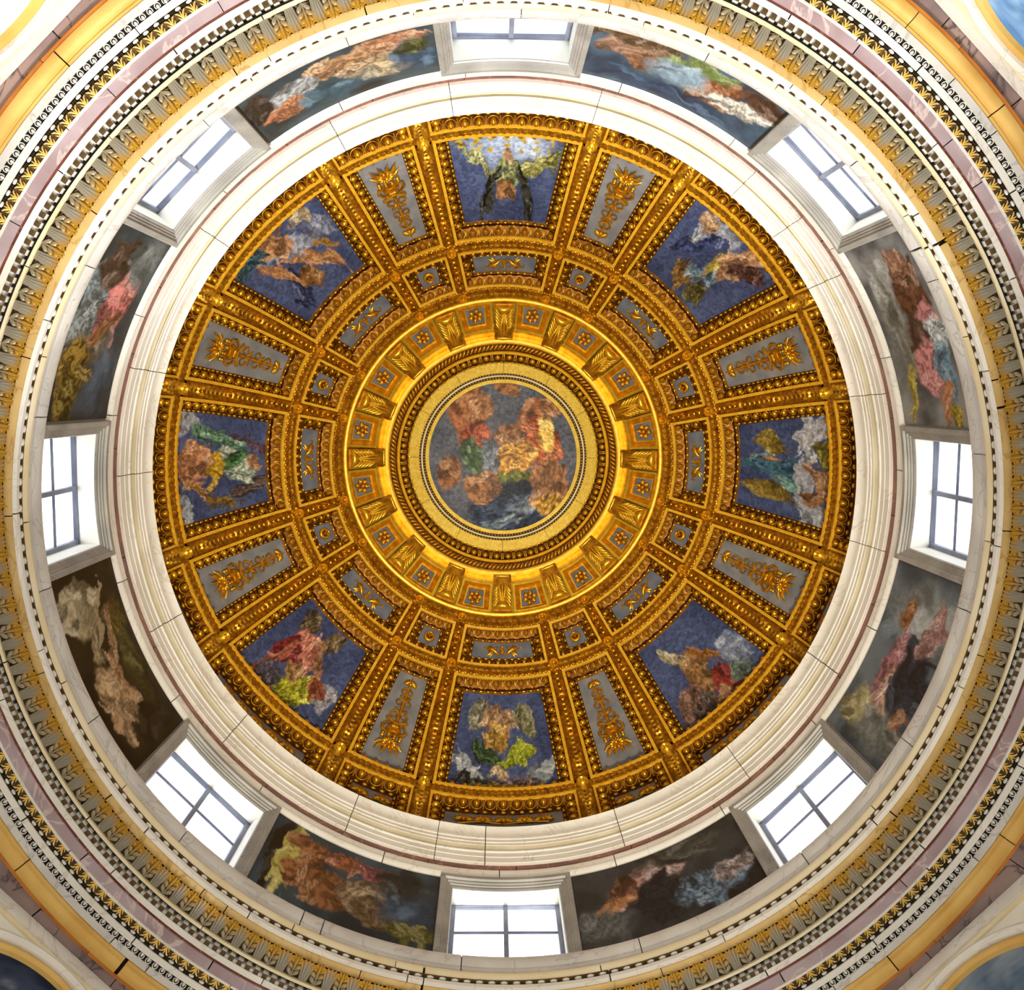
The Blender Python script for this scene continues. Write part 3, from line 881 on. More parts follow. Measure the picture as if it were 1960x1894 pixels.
def coffer_root(name, pm, th0):
    c = W3(*D(pm, th0, 0)); return empty(name, c), c
def back_panel(root, c, pi, po, th0, hw, dep, mat, name='panel'):
    mb = MB().grid(lambda u, v: D(pi - .003 + (po - pi + .006) * v, th0 + (2 * u - 1) * (hw(pi + (po - pi) * v) + .004), dep), 14, 14)
    return obj(name, mb.mesh(name, M[mat], c, flip=True), root)

# mosaics: x -1..1 runs clockwise in the picture, y 0 at the inner edge .. 1 at the outer edge
F1 = (138, 100, 72); F2 = (156, 120, 90); NV = (54, 64, 98); NV2 = (74, 86, 124)
MOS = [
 ('teal-robed', [(.55, .30, .30, .16, 70, (120, 100, 44), .3, .4), (-.05, .30, .25, .14, 30, (150, 108, 74), .3, .3), (.05, .45, .55, .17, 75, (44, 74, 92), .25, .5), (.35, .55, .28, .12, 60, (110, 146, 142), .3, .4),
                 (-.55, .30, .26, .12, 20, (112, 96, 40), .3, .5), (.0, .68, 1.05, .075, 0, (146, 150, 160), .2, .2), (-.75, .86, .35, .14, -40, (150, 152, 160), .2, .2), (.85, .86, .35, .12, 40, (140, 146, 156), .2, .2),
                 (-.3, .88, .28, .10, 10, (104, 96, 40), .3, .4), (.18, .84, .30, .09, 20, F2, .3, .3), (.55, .76, .16, .1, 0, F1, .3, .3)]),
 ('tan-robed', [(.28, .32, .34, .10, -20, (150, 140, 112), .3, .4), (-.02, .40, .16, .12, 0, F1, .3, .3), (.15, .58, .24, .22, 10, (132, 98, 62), .3, .4), (.62, .74, .32, .17, 20, (120, 92, 80), .3, .5),
                (.45, .88, .28, .12, 10, (72, 62, 60), .3, .6), (-.35, .52, .50, .05, -28, (146, 96, 44), .3, .2), (-.72, .62, .28, .16, 0, (112, 124, 150), .4, .2), (-.18, .80, .28, .14, 0, (122, 48, 42), .3, .5),
                (-.50, .82, .20, .11, 0, (92, 106, 100), .3, .4), (.05, .93, .2, .08, 0, F2, .3, .3)]),
 ('green-draped', [(.55, .22, .22, .14, 30, (120, 118, 98), .3, .5), (.02, .24, .45, .13, 0, (150, 118, 88), .3, .4), (-.50, .24, .22, .12, -30, (124, 122, 92), .3, .4), (.12, .42, .26, .13, 0, (158, 122, 58), .3, .4),
                   (.30, .62, .36, .09, -14, (52, 70, 44), .25, .7), (-.30, .60, .36, .09, 12, (132, 142, 36), .25, .5), (.72, .78, .42, .07, -22, (148, 154, 162), .25, .2), (-.72, .80, .42, .08, 20, (140, 150, 156), .25, .2),
                   (.08, .80, .17, .07, 0, (172, 150, 116), .3, .5), (-.25, .92, .40, .07, 0, (92, 78, 84), .3, .6), (.62, .93, .34, .06, 0, (44, 48, 46), .3, .8), (-.1, .99, .7, .03, 0, (150, 130, 52), .3, .4)]),
 ('red-robed', [(-.15, .14, .26, .10, 20, (92, 76, 54), .3, .5), (.55, .16, .24, .14, 0, (84, 70, 50), .3, .6), (.02, .30, .16, .12, 0, F2, .3, .3), (.18, .42, .34, .18, -10, (166, 104, 88), .3, .6),
                (.45, .52, .26, .14, 20, (112, 38, 40), .3, .6), (-.28, .45, .42, .07, -40, F1, .3, .3), (.52, .72, .36, .10, 60, (138, 78, 62), .3, .4), (-.72, .66, .20, .16, 0, (150, 150, 164), .3, .2),
                (-.15, .78, .34, .16, 10, (150, 150, 44), .3, .6), (.08, .62, .18, .11, 0, (150, 116, 76), .3, .4), (.40, .86, .26, .13, 0, (58, 54, 64), .3, .5), (-.5, .62, .2, .08, 0, (126, 66, 46), .3, .4)]),
 ('white-and-green', [(-.05, .16, .22, .10, 0, F1, .3, .4), (.45, .16, .30, .10, 40, (76, 60, 76), .3, .5), (-.52, .16, .30, .11, -40, (84, 70, 66), .3, .5), (.0, .32, .40, .14, 20, (148, 160, 146), .3, .6),
                      (.10, .34, .24, .09, -20, (56, 92, 56), .3, .6), (-.05, .52, .32, .09, 0, (168, 134, 40), .3, .4), (.55, .50, .34, .12, 60, (96, 130, 110), .3, .6), (.10, .74, .36, .17, 0, (166, 116, 84), .3, .4),
                      (-.30, .78, .40, .08, 30, (150, 102, 72), .3, .4), (.85, .88, .28, .12, 0, (142, 146, 160), .3, .2), (-.78, .90, .30, .11, 0, (140, 146, 160), .3, .2), (-.60, .58, .4, .04, 40, (120, 94, 40), .3, .3)]),
 ('bare-limbed', [(-.45, .22, .34, .13, 20, (44, 52, 84), .3, .7), (-.10, .28, .24, .11, 0, (128, 90, 52), .3, .4), (.15, .46, .62, .10, -30, (160, 112, 72), .3, .3), (-.45, .52, .34, .09, -50, (156, 108, 70), .3, .3),
                  (.30, .62, .55, .05, -30, (150, 110, 46), .3, .2), (.0, .66, .55, .10, -10, (116, 122, 142), .4, .2), (-.28, .82, .46, .13, -20, (164, 118, 80), .3, .35), (-.62, .88, .34, .12, 0, (46, 74, 84), .3, .7),
                  (.55, .82, .22, .10, 0, (152, 138, 112), .3, .4), (.78, .62, .2, .12, 0, (112, 118, 140), .4, .3)]),
 ('starry', [(0, .86, .72, .24, 0, (150, 166, 196), .55, .05), (0, .97, .64, .055, 0, (176, 172, 152), .10, .1), (.02, .50, .30, .15, 0, (136, 142, 96), .3, .6), (-.45, .60, .42, .07, -38, (134, 138, 92), .3, .6),
             (.62, .62, .42, .09, 22, (132, 130, 70), .3, .6), (-.36, .27, .40, .10, 50, (38, 40, 36), .3, .8), (.42, .27, .40, .10, -50, (38, 40, 36), .3, .8), (.0, .27, .15, .11, 0, (136, 98, 62), .3, .4), (.0, .68, .08, .07, 0, F2, .3, .2)]
          + [(x, y, .055, .022, 0, (176, 150, 40), .4, .1) for x in (-.78, -.52, -.26, 0, .26, .52, .78) for y in (.79, .87)]),
 ('navy-swirled', [(.30, .16, .24, .12, 0, (84, 78, 44), .3, .6), (-.20, .20, .26, .13, 0, (116, 88, 48), .3, .5), (.05, .36, .34, .12, 20, (96, 118, 136), .3, .5), (-.45, .56, .36, .18, 30, (48, 58, 96), .3, .7),
                   (-.55, .64, .14, .10, 0, (140, 146, 160), .4, .5), (.08, .52, .10, .20, -10, (150, 134, 60), .3, .4), (.35, .60, .20, .14, 0, F1, .3, .4), (.35, .80, .40, .12, 40, (176, 136, 102), .3, .35), (.62, .74, .34, .12, 20, (70, 44, 40), .3, .6),
                   (-.3, .86, .42, .10, 0, (142, 148, 164), .3, .3), (-.55, .82, .2, .1, 0, (168, 134, 104), .3, .4)]),
]
def mosaic_colour(k):
    nm, blobs = MOS[k]
    def fn(x, y): return paint(x, y, NV, NV2, blobs, 10 + k * 7, .09, 2.2, .16)
    return fn
PI1, PO1 = ROW1
root0, c0 = coffer_root('mosaic_panel', (PI1 + PO1) / 2, 0)
DEP1 = .034; WID1 = .046
ip, op, hw = coffer_moulding(root0, c0, PI1, PO1, 0, BIG, WID1, DEP1, .0405, 0)
MROOTS = []
for k in range(8):
    r = root0 if k == 0 else spin(root0, k * PI / 4, skip=('mosaic',))
    me = picture_mesh('mosaic', lambda x, y: D(ip - .002 + (op - ip + .004) * y, x * (hw(ip + (op - ip) * y) + .003), DEP1), 110, 110, mosaic_colour(k), M['mosaic'], c0)
    me.flip_normals()
    MROOTS.append((r, me))
for r, me in MROOTS: obj('mosaic', me, r)
MLAB = ['blue mosaic with teal drapery and a white arc in gilded egg frame', 'blue mosaic with tan and dark red drapery in gilded egg frame', 'blue mosaic with green drapery above a white arc in gilded egg frame',
        'blue mosaic with pink red and yellow green drapery in gilded egg frame', 'blue mosaic with white and green drapery over flesh tones in gilded egg frame', 'blue mosaic with long bare limbs and dark blue wing in gilded egg frame',
        'blue mosaic with gold stars on a white glow in gilded egg frame', 'blue mosaic with swirling navy drapery and flesh tones in gilded egg frame']
SH = [m[0] for m in MOS]
for (r, me), lab in zip(MROOTS, MLAB): tag(r, lab, 'mosaic', 'mosaics in the wide coffers')

# narrow coffers with gilded urn reliefs
T2 = rad(22.5)
root1, c1 = coffer_root('urn_coffer', (PI1 + PO1) / 2, T2)
ip, op, hw = coffer_moulding(root1, c1, PI1, PO1, T2, NAR, .041, DEP1, .0405, 0)
back_panel(root1, c1, ip, op, T2, hw, DEP1, 'bluegrey')
def relief(root, c, name, L, pm, th0, dep, mat='gold', ang=60):
    # a part of the coffer, or a piece of one of its parts
    """relief drawn in (across, along, height) design units around (pm, th0); along grows outwards"""
    mb = MB(); v = []
    for a, b, h in L.v:
        ph = pm + b; v.append(D(ph, th0 + a / math.sin(ph), dep - h))
    mb.v = v; mb.f = L.f; mb.mi = [0] * len(L.f)
    return obj(name, mb.mesh(name, M[mat], c, ang=ang, flip=True), root)
pmid = (ip + op) / 2 ; hl = (op - ip) / 2
def R1(name, L, mat='gold', parent=None):
    L.v = [(a * 1.22, (b - .004) * 1.16, h * 1.35) for a, b, h in L.v]
    return relief(parent or root1, c1, name, L, pmid, T2, DEP1, mat)
rr = random.Random(5)
# bouquet: petals round a flower, side leaves and fruit at the outer end
L = LM(); cy = hl * .42
for i in range(11):
    a = 2 * PI * i / 11
    L.add(ellipsoid((0, 0, .008), (.0040, .0095, .0055), 7, 4), rot=a - PI / 2, off=(.0135 * math.cos(a), cy + .0135 * math.sin(a), 0))
L.add(ellipsoid((0, cy, .010), (.0060, .0060, .006), 8, 5))
BQ = R1('bouquet', L)
for s in (-1, 1):
    L = LM()
    L.add(tube([(s * .010, cy + .010, .006), (s * .022, cy + .020, .010), (s * .034, cy + .040, .006)], [.006, .0065, .0008], 6, .6))
    L.add(tube([(s * .014, cy - .002, .006), (s * .027, cy + .006, .010), (s * .037, cy + .014, .005)], [.004, .005, .0008], 6, .6))
    L.add(tube([(s * .006, cy + .016, .006), (s * .008, cy + .030, .010), (s * .014, cy + .044, .006)], [.005, .005, .0008], 6, .6))
    R1('leaf', L, parent=BQ)
for i in range(8):
    x = -.024 + .048 * (i % 4) / 3; y = cy - .024 - .008 * (i // 4) + .004 * abs(x) / .024
    L = LM().add(ellipsoid((x, y, .006), (.0056, .0056, .0058), 7, 5)); R1('fruit', L, parent=BQ)
# urn
L = LM(); uy = cy - .052
def lathe_relief(prof, n=10):
    v = []; f = []
    for y, r in prof:
        for i in range(n + 1):
            a = PI * i / n; v.append((-r * math.cos(a), y, .001 + .55 * r * math.sin(a) + .0015))
    for j in range(len(prof) - 1):
        for i in range(n): f.append((j * (n + 1) + i, j * (n + 1) + i + 1, (j + 1) * (n + 1) + i + 1, (j + 1) * (n + 1) + i))
    return v, f
L.add(lathe_relief([(uy + .018, .004), (uy + .018, .0215), (uy + .0145, .0215), (uy + .0140, .017), (uy + .009, .0165), (uy + .0088, .0225), (uy + .004, .0225), (uy + .0035, .018), (uy - .003, .0215), (uy - .012, .019), (uy - .020, .011), (uy - .024, .006), (uy - .026, .012), (uy - .029, .012), (uy - .030, .004)]))
UR = R1('urn', L)
for i in range(5):
    a = (-60 + 30 * i)
    L = LM().add(ellipsoid((0, -.009, .013), (.0030, .0075, .004), 6, 4), rot=rad(a), off=(0, uy - .001, 0)); R1('gadroon', L, parent=UR)
for s in (-1, 1):
    L = LM().add(tube([(s * .018, uy + .014, .006), (s * .031, uy + .010, .008), (s * .033, uy - .002, .008), (s * .026, uy - .014, .008), (s * .014, uy - .022, .006)], [.003, .0042, .0042, .0036, .002], 6)); R1('handle', L, parent=UR)
    L = LM().add(tube([(s * .004, uy - .026, .005), (s * .020, uy - .030, .009), (s * .029, uy - .036, .006), (s * .024, uy - .044, .006)], [.003, .0045, .0035, .001], 6)); R1('scroll', L, parent=UR)
# stem with scrolls, wreath and end leaf
sy = uy - .030
L = LM().add(tube([(0, sy, .005), (0, sy - .03, .007), (0, sy - .075, .007), (0, sy - .12, .006), (0, sy - .165, .005)], [.0055, .004, .0045, .0035, .002], 7)); ST = R1('stem', L)
for q, (y0, k_) in enumerate(((sy - .014, 1.0), (sy - .060, .85))):
    for s in (-1, 1):
        pts = []
        for i in range(15):
            a = -PI / 2 + i / 14 * 1.6 * PI; r = (.0125 - .0065 * i / 14) * k_
            pts.append((s * (.0130 * k_ + r * math.cos(a)), y0 - .010 + r * math.sin(a), .006))
        L = LM().add(tube(pts, [.0030 * k_ * (1 - .5 * i / 14) for i in range(15)], 6)); R1('scroll', L, parent=ST)
        L = LM().add(tube([(s * .002, y0 - .018, .006), (s * .012 * k_, y0 - .028, .009), (s * .019 * k_, y0 - .036, .005)], [.003, .0045 * k_, .001], 6, .7)); R1('leaf', L, parent=ST)
pts = [(.0145 * math.cos(2 * PI * i / 16), sy - .112 + .0135 * math.sin(2 * PI * i / 16), .006) for i in range(17)]
R1('wreath', LM().add(tube(pts, .0028, 6)), parent=ST)
for i in range(9):
    a = rad(-90 + (i - 4) * 24)
    L = LM().add(ellipsoid((.011, 0, .006), (.0085, .0030, .004), 7, 4), rot=a, off=(0, sy - .140, 0)); R1('leaf', L, parent=ST)
R1('bud', LM().add(ellipsoid((0, sy - .140, .007), (.0062, .0062, .006), 8, 5)), parent=ST)
for k in range(8):
    r = root1 if k == 0 else spin(root1, k * PI / 4)
    tag(r, 'narrow coffer with gilded urn relief between the %s and %s mosaics' % (SH[k], SH[(k + 1) % 8]), 'coffer', 'urn coffers between the mosaics')

# row 2: wide coffers with paired creatures
P2, Q2 = ROW2
root2, c2 = coffer_root('creature_coffer', (P2 + Q2) / 2, 0)
DEP2 = .024
ip, op, hw = coffer_moulding(root2, c2, P2, Q2, 0, BIG, .0455, DEP2, .0315, 0, fil=.009)
back_panel(root2, c2, ip, op, 0, hw, DEP2, 'blue')
pm2 = (ip + op) / 2
for s in (-1, 1):
    L = LM()
    L.add(tube([(s * .052, -.010, .004), (s * .046, -.003, .009), (s * .034, .000, .011), (s * .024, .006, .010), (s * .018, .014, .009), (s * .012, .015, .006)], [.003, .0075, .0085, .0065, .0045, .0018], 8))
    L.add(tube([(s * .034, .003, .010), (s * .042, .014, .011), (s * .054, .020, .006)], [.004, .0060, .0010], 6, .5))
    L.add(tube([(s * .033, .004, .011), (s * .036, .017, .012), (s * .044, .026, .006)], [.003, .005, .0008], 6, .5))
    L.add(tube([(s * .027, .000, .008), (s * .022, -.010, .007), (s * .014, -.014, .004)], [.0038, .0030, .0016], 6))
    L.add(tube([(s * .046, -.004, .008), (s * .042, -.014, .007), (s * .034, -.020, .004)], [.0045, .0035, .0016], 6))
    L.add(tube([(s * .051, -.008, .006), (s * .062, -.012, .006), (s * .066, -.003, .006), (s * .060, .002, .005)], [.003, .0026, .0022, .0012], 6))
    relief(root2, c2, 'creature', L, pm2, 0, DEP2)
L = LM(); L.add(lathe_relief([(.014, .003), (.014, .0085), (.011, .006), (.004, .0095), (-.004, .008), (-.010, .003), (-.014, .007), (-.017, .007)], 8)); relief(root2, c2, 'vase', L, pm2, 0, DEP2)
for s in (-1, 1):
    L = LM().add(tube([(s * .004, .013, .006), (s * .011, .019, .007), (s * .016, .015, .006), (s * .013, .009, .005)], [.002, .0026, .002, .001], 6)); relief(root2, c2, 'scroll', L, pm2, 0, DEP2)
for k in range(8):
    r = root2 if k == 0 else spin(root2, k * PI / 4)
    tag(r, 'wide shallow coffer with paired gilded creatures inward of the %s mosaic' % SH[k], 'coffer', 'creature coffers of the upper row')

# row 2: square coffers with crescents
root3, c3 = coffer_root('crescent_coffer', (P2 + Q2) / 2, T2)
ip, op, hw = coffer_moulding(root3, c3, P2, Q2, T2, NAR, .0435, DEP2, .0300, 0, fil=.009)
back_panel(root3, c3, ip, op, T2, hw, DEP2, 'blue')
pm3 = (ip + op) / 2
v = []; f = []; n = 26
for i in range(n):
    a = 2 * PI * i / n; wdt = .0030 + .0040 * (1 + math.sin(a)) / 2
    for j in range(6):
        b = PI * j / 5
        rr_ = .0195 - wdt + wdt * math.cos(b)
        v.append((rr_ * math.cos(a), rr_ * math.sin(a), .002 + .007 * math.sin(b)))
for i in range(n):
    for j in range(5): f.append((i * 6 + j, ((i + 1) % n) * 6 + j, ((i + 1) % n) * 6 + j + 1, i * 6 + j + 1))
relief(root3, c3, 'crescent', LM().add((v, f)), pm3, T2, DEP2)
v, f = ellipsoid((0, 0, 0), (.0185, .0185, .0035), 16, 4); relief(root3, c3, 'disc', LM().add((v, f)), pm3, T2, DEP2, 'goldd')
for x, y in ((-.006, -.009), (.006, -.009), (0, -.002), (0, -.013)):
    relief(root3, c3, 'ball', LM().add(ellipsoid((x, y, .004), (.0042, .0042, .005), 7, 5)), pm3, T2, DEP2)
for k in range(8):
    r = root3 if k == 0 else spin(root3, k * PI / 4)
    tag(r, 'small square crescent coffer inward of urn coffer between the %s and %s mosaics' % (SH[k], SH[(k + 1) % 8]), 'coffer', 'crescent coffers of the upper row')

# row 0: coffers mostly hidden behind the white cornice
P0, Q0 = ROW0
def low_row(name, th0, thw, cnt, lab, grp, wide):
    rt, c = coffer_root(name, (P0 + Q0) / 2, th0)
    ip, op, hw = coffer_moulding(rt, c, P0, Q0, th0, thw, .052, .022, .0415, 0, edges='iab', fil=.007)
    back_panel(rt, c, ip, op, th0, hw, .022, 'bluegrey')
    pm = (ip + op) / 2 - .02
    xs = (-.115, -.06, 0, .06, .115) if wide else (-.035, .035)
    for x in xs:
        L = LM()
        for i in range(7):
            a = rad(-90 + (i - 3) * 30); L.add(ellipsoid((.017, 0, .006), (.013, .0052, .007), 7, 4), rot=a, off=(x, .0, 0))
        relief(rt, c, 'leaf_spray', L, pm, th0, .022)
        relief(rt, c, 'flower_bud', LM().add(ellipsoid((x, 0, .008), (.009, .009, .009), 8, 5)), pm, th0, .022)
    L = LM().add(tube([(-.13 if wide else -.05, .012, .006), (-.06 if wide else -.02, .004, .007), (0, .018, .008), (.06 if wide else .02, .004, .007), (.13 if wide else .05, .02, .006)], .0026, 6)); relief(rt, c, 'garland', L, pm, th0, .022)
    for k in range(8):
        r = rt if k == 0 else spin(rt, k * PI / 4)
        tag(r, lab(k), 'coffer', grp)
low_row('garland_coffer', 0, BIG, 8, lambda k: 'wide grey garland coffer half hidden by white cornice outward of the %s mosaic' % SH[k], 'wide coffers of the lowest row', True)
low_row('spray_coffer', T2, NAR, 8, lambda k: 'narrow lowest coffer behind white cornice between the %s and %s mosaics' % (SH[k], SH[(k + 1) % 8]), 'narrow coffers of the lowest row', False)

# bracket ring: rosette coffers and acanthus brackets
root4, c4 = coffer_root('rosette_coffer', rad(30.4), rad(11.25))
pa, pb = rad(27.2), rad(33.35); hwid = rad(6.75)
prof4 = [(0, .012), (0, -.010), (.0060, -.010), (.0090, -.004), (.0185, .012), (.0190, .007), (.0225, .007), (.0225, .018)]
mb = MB()
def P4(e, t, w, h, th0=rad(11.25)):
    i, o = pa + w, pb - w
    if e == 'i': return D(i, th0 + (2 * t - 1) * (hwid - w * 1.28 / math.sin(i)), h)
    if e == 'o': return D(o, th0 - (2 * t - 1) * (hwid - w * 1.28 / math.sin(o)), h)
    if e == 'b': ph = i + (o - i) * t; return D(ph, th0 + (hwid - w * 1.28 / math.sin(ph)), h)
    ph = o + (i - o) * t; return D(ph, th0 - (hwid - w * 1.28 / math.sin(ph)), h)
for e in 'iboa':
    mb.grid(lambda u, v: P4(e, u, *prof4[int(round(v * (len(prof4) - 1)))]), 6, len(prof4) - 1)
obj('frame', mb.mesh('frame', M['goldb'], c4, ang=25, flip=True), root4)
back_panel(root4, c4, pa + .0215, pb - .0215, rad(11.25), lambda ph: hwid - .0225 * 1.25 / math.sin(ph), .018, 'blue')
pm4 = (pa + pb) / 2
heart = relief(root4, c4, 'rosette', LM().add(ellipsoid((0, 0, .008), (.0080, .0080, .0085), 9, 5)), pm4, rad(11.25), .018)
for i in range(6):
    a = 2 * PI * i / 6 + .26
    relief(heart, c4, 'petal', LM().add(ellipsoid((0, 0, .004), (.0108, .0086, .0088), 8, 5), rot=a, off=(.0172 * math.cos(a), .0172 * math.sin(a), 0)), pm4, rad(11.25), .018)
for j in range(16):
    r = root4 if j == 0 else spin(root4, j * PI / 8)
    k = (j + 1) // 2 % 8          # the mosaic whose bracket it stands beside
    o = (j // 2 + (1 if j % 2 == 0 else 0)) % 8
    near, far = (SH[j // 2], SH[(j // 2 + 1) % 8]) if j % 2 == 0 else (SH[(j // 2 + 1) % 8], SH[j // 2])
    tag(r, 'gilded rosette coffer beside the bracket facing the %s mosaic, towards the %s mosaic' % (near, far), 'coffer', 'rosette coffers of the bracket ring')

root5, c5 = coffer_root('acanthus_bracket', rad(29.5), 0)
def blk(u, v):
    ph = rad(25.75) + rad(7.55) * v
    uu = u * 2 - 1
    h = -.018 - .006 * math.sin(PI * v)
    return ph, uu, h
mb = MB()
def bw(v): return rad(4.15) * (math.sin(rad(29.5)) / math.sin(rad(25.75) + rad(7.55) * v)) * (.90 + .10 * v)
def bs(u, v):
    ph, uu, h = blk(u, v); return D(ph, uu * bw(v), h)
mb.grid(bs, 8, 10)
for s in (0, 1): mb.grid(lambda u, v: D(blk(s, v)[0], blk(s, v)[1] * bw(v), blk(s, v)[2] * (1 - u) + .012 * u), 2, 10)
for v_ in (0, 1): mb.grid(lambda u, v: D(blk(u, v_)[0], blk(u, v_)[1] * bw(v_), blk(u, v_)[2] * (1 - v) + .012 * v), 8, 2)
obj('block', mb.mesh('block', M['goldr'], c5, ang=40, flip=True), root5)
pm5 = rad(29.5)
L = LM().add(tube([(0, .036, .003), (0, .0, .009), (0, -.030, .010), (0, -.050, .004)], [.0024, .0044, .0056, .0010], 7)); midrib = relief(root5, c5, 'leaf', L, pm5, 0, -.0205, 'goldb')
for s in (-1, 1):
    L = LM().add(tube([(s * .004, .030, .003), (s * .0078, .0, .008), (s * .0105, -.028, .010), (s * .0125, -.043, .004)], [.0020, .0036, .0048, .0010], 6)); relief(midrib, c5, 'leaflet', L, pm5, 0, -.0205, 'goldb')
    for q in range(5):
        y0 = -.026 + .0135 * q
        L = LM().add(tube([(s * .0060, y0 - .010, .003), (s * .0125, y0 - .002, .0085), (s * .0215, y0 + .008, .0100), (s * .0295, y0 + .024, .006)], [.0024, .0050, .0056, .0014], 6, .8))
        relief(midrib, c5, 'leaflet', L, pm5, 0, -.0205, 'goldb')
L = LM().add(tube([(-.031, .058, .002), (-.016, .053, .011), (0, .050, .014), (.016, .053, .011), (.031, .058, .002)], [.006, .0095, .0115, .0095, .006], 8)); relief(root5, c5, 'leaf_curl', L, pm5, 0, -.018, 'goldb')
L = LM().add(tube([(-.029, -.0685, .008), (-.025, -.0685, .008), (-.0245, -.0685, .008), (-.014, -.0685, .008), (-.0095, -.0685, .008), (-.009, -.0685, .008), (.009, -.0685, .008), (.0095, -.0685, .008), (.014, -.0685, .008), (.0245, -.0685, .008), (.025, -.0685, .008), (.029, -.0685, .008)],
                 [.004, .0075, .0035, .0048, .0048, .0072, .0072, .0048, .0048, .0035, .0075, .004], 8)); relief(root5, c5, 'baluster', L, pm5, 0, -.006, 'gold')
for j in range(16):
    r = root5 if j == 0 else spin(root5, j * PI / 8)
    lab = 'gilded acanthus bracket of the inner ring facing the %s mosaic' % SH[j // 2] if j % 2 == 0 else 'gilded acanthus bracket of the inner ring facing between %s and %s mosaics' % (SH[j // 2], SH[(j // 2 + 1) % 8])
    tag(r, lab, 'bracket', 'acanthus brackets of the inner ring')

# central round mosaic
top_c = W3(*D(0.001, 0, 0))
oroot = tag(empty('oculus_mosaic', top_c), 'central round mosaic of grey blue, red and gold drapery in gold ring', 'mosaic')
OB = [(-.52, .60, .22, .40, 10, (150, 96, 62), .2, .3), (-.36, .24, .22, .20, 30, (156, 74, 46), .2, .6), (.30, .46, .12, .34, -30, (150, 94, 60), .2, .3), (.52, .22, .24, .34, 20, (160, 76, 44), .2, .6), (.58, .34, .10, .26, 10, (226, 188, 96), .3, .4),
      (.10, .22, .20, .20, 0, (140, 96, 62), .25, .5), (.14, -.06, .34, .20, 30, (196, 142, 60), .25, .6), (-.18, -.02, .12, .24, 12, (110, 118, 136), .25, .4), (-.42, -.02, .12, .26, 20, (60, 84, 52), .25, .4),
      (.18, -.36, .48, .13, 8, (112, 122, 46), .2, .5), (.16, -.70, .60, .36, 0, (44, 54, 78), .2, .7), (.36, -.66, .26, .10, 40, (112, 126, 140), .25, .5), (-.05, -.86, .3, .08, 20, (92, 108, 126), .25, .5), (-.28, -.42, .24, .22, 0, (142, 98, 66), .25, .5), (.62, -.34, .26, .34, 0, (158, 112, 78), .25, .5), (-.70, -.22, .14, .24, 0, (138, 94, 62), .25, .4), (.62, -.62, .18, .12, 0, (196, 150, 60), .3, .7),
      (-.44, .80, .26, .16, -30, (158, 108, 74), .2, .5), (-.28, .62, .16, .14, 0, (150, 104, 70), .2, .4), (.06, .92, .16, .11, 0, (160, 112, 72), .2, .4), (.62, .66, .16, .14, 0, (154, 108, 76), .2, .5)]
def disc_mesh(name, R, hfun, colfn, mat, origin, nr=56, na=150):
    v = [D(.0001, 0, hfun(0))]; xy = [(0, 0)]
    for j in range(1, nr + 1):
        for i in range(na):
            a = 2 * PI * i / na; v.append(D(R * j / nr, a, hfun(j / nr))); xy.append((math.cos(a) * j / nr, math.sin(a) * j / nr))
    f = [(0, 1 + (i + 1) % na, 1 + i) for i in range(na)]
    for j in range(nr - 1):
        for i in range(na):
            a = 1 + j * na + i; b = 1 + j * na + (i + 1) % na; f.append((a, b, b + na, a + na))
    mb = MB(); mb.v = v; mb.f = f; mb.mi = [0] * len(f)
    me = mb.mesh(name, mat, origin, ang=180)
    xy = np.array(xy); set_col(me, colfn(xy[:, 0], xy[:, 1])); return me
obj('mosaic', disc_mesh('mosaic', rad(15.75), lambda t: .006, lambda x, y: paint(x, -y, (78, 82, 96), (100, 104, 118), OB, 77, .05, 2.5, .18), M['mosaic'], top_c), oroot)
def oring(prof, name, mat, n=128, ang=30):
    def fn(u, v):
        k = v * (len(prof) - 1); i = min(int(k + 1e-9), len(prof) - 2); t = k - i
        return D(prof[i][0] * (1 - t) + prof[i + 1][0] * t, u * 2 * PI, prof[i][1] * (1 - t) + prof[i + 1][1] * t)
    return obj(name, MB().grid(fn, n, len(prof) - 1, closed_u=True).mesh(name, M[mat], top_c, ang=ang), oroot)
oring(dg((15.6, .008), (15.6, .002), (16.35, .001), (16.4, .006)), 'inner_ring', 'goldt')
oring(dg((16.35, .005), (17.75, .005)), 'dark_ring', 'mortar')
oring(dg((16.92, .006), (16.95, -.001), (17.1, -.003), (17.25, -.001), (17.28, .006)), 'white_ring', 'cream')
for pd, nn in ((16.62, 170), (17.52, 180)):
    mb = MB()
    for i in range(nn):
        t = 2 * PI * i / nn; p = Vector(D(rad(pd), t, .004)); ep, et, n = Db(rad(pd), t)
        v, f = ellipsoid((0, 0, 0), (.0028, .0030, .0028), 5, 3); mb.add([tuple(p + ep * a + et * b + n * d) for a, b, d in v], f)
    o = obj('pearl_row', mb.mesh('pearl_row', M['goldt'], top_c, ang=180), oroot); o['kind'] = 'stuff'
for i in range(12):
    a0 = i * PI / 6 + .0022; a1 = (i + 1) * PI / 6 - .0022
    pr = dg((17.72, .010), (17.72, -.001), (19.9, -.004), (20.05, .006))
    mb = MB().grid(lambda u, v: D(pr[int(round(v * 3))][0], a0 + (a1 - a0) * u, pr[int(round(v * 3))][1]), 10, 3)
    obj('ring_segment', mb.mesh('ring_segment', M['goldt'], top_c, ang=30), oroot)
oring(dg((17.7, .008), (20.0, .008)), 'ring_bed', 'mortar')
L = LM(); L.add(ellipsoid((0, 0, .002), (.0102, .0105, .010), 10, 6))
oball = local_mesh('egg', L.v, L.f, M['goldb'], ang=180)
L = LM()
for s in (-1, 1): L.add(tube([(s * .0028, -.0125, .001), (s * .0030, 0, .006), (s * .0028, .0125, .001)], [.0016, .0022, .0016], 6))
oreel = local_mesh('dart', L.v, L.f, M['goldb'], ang=180)
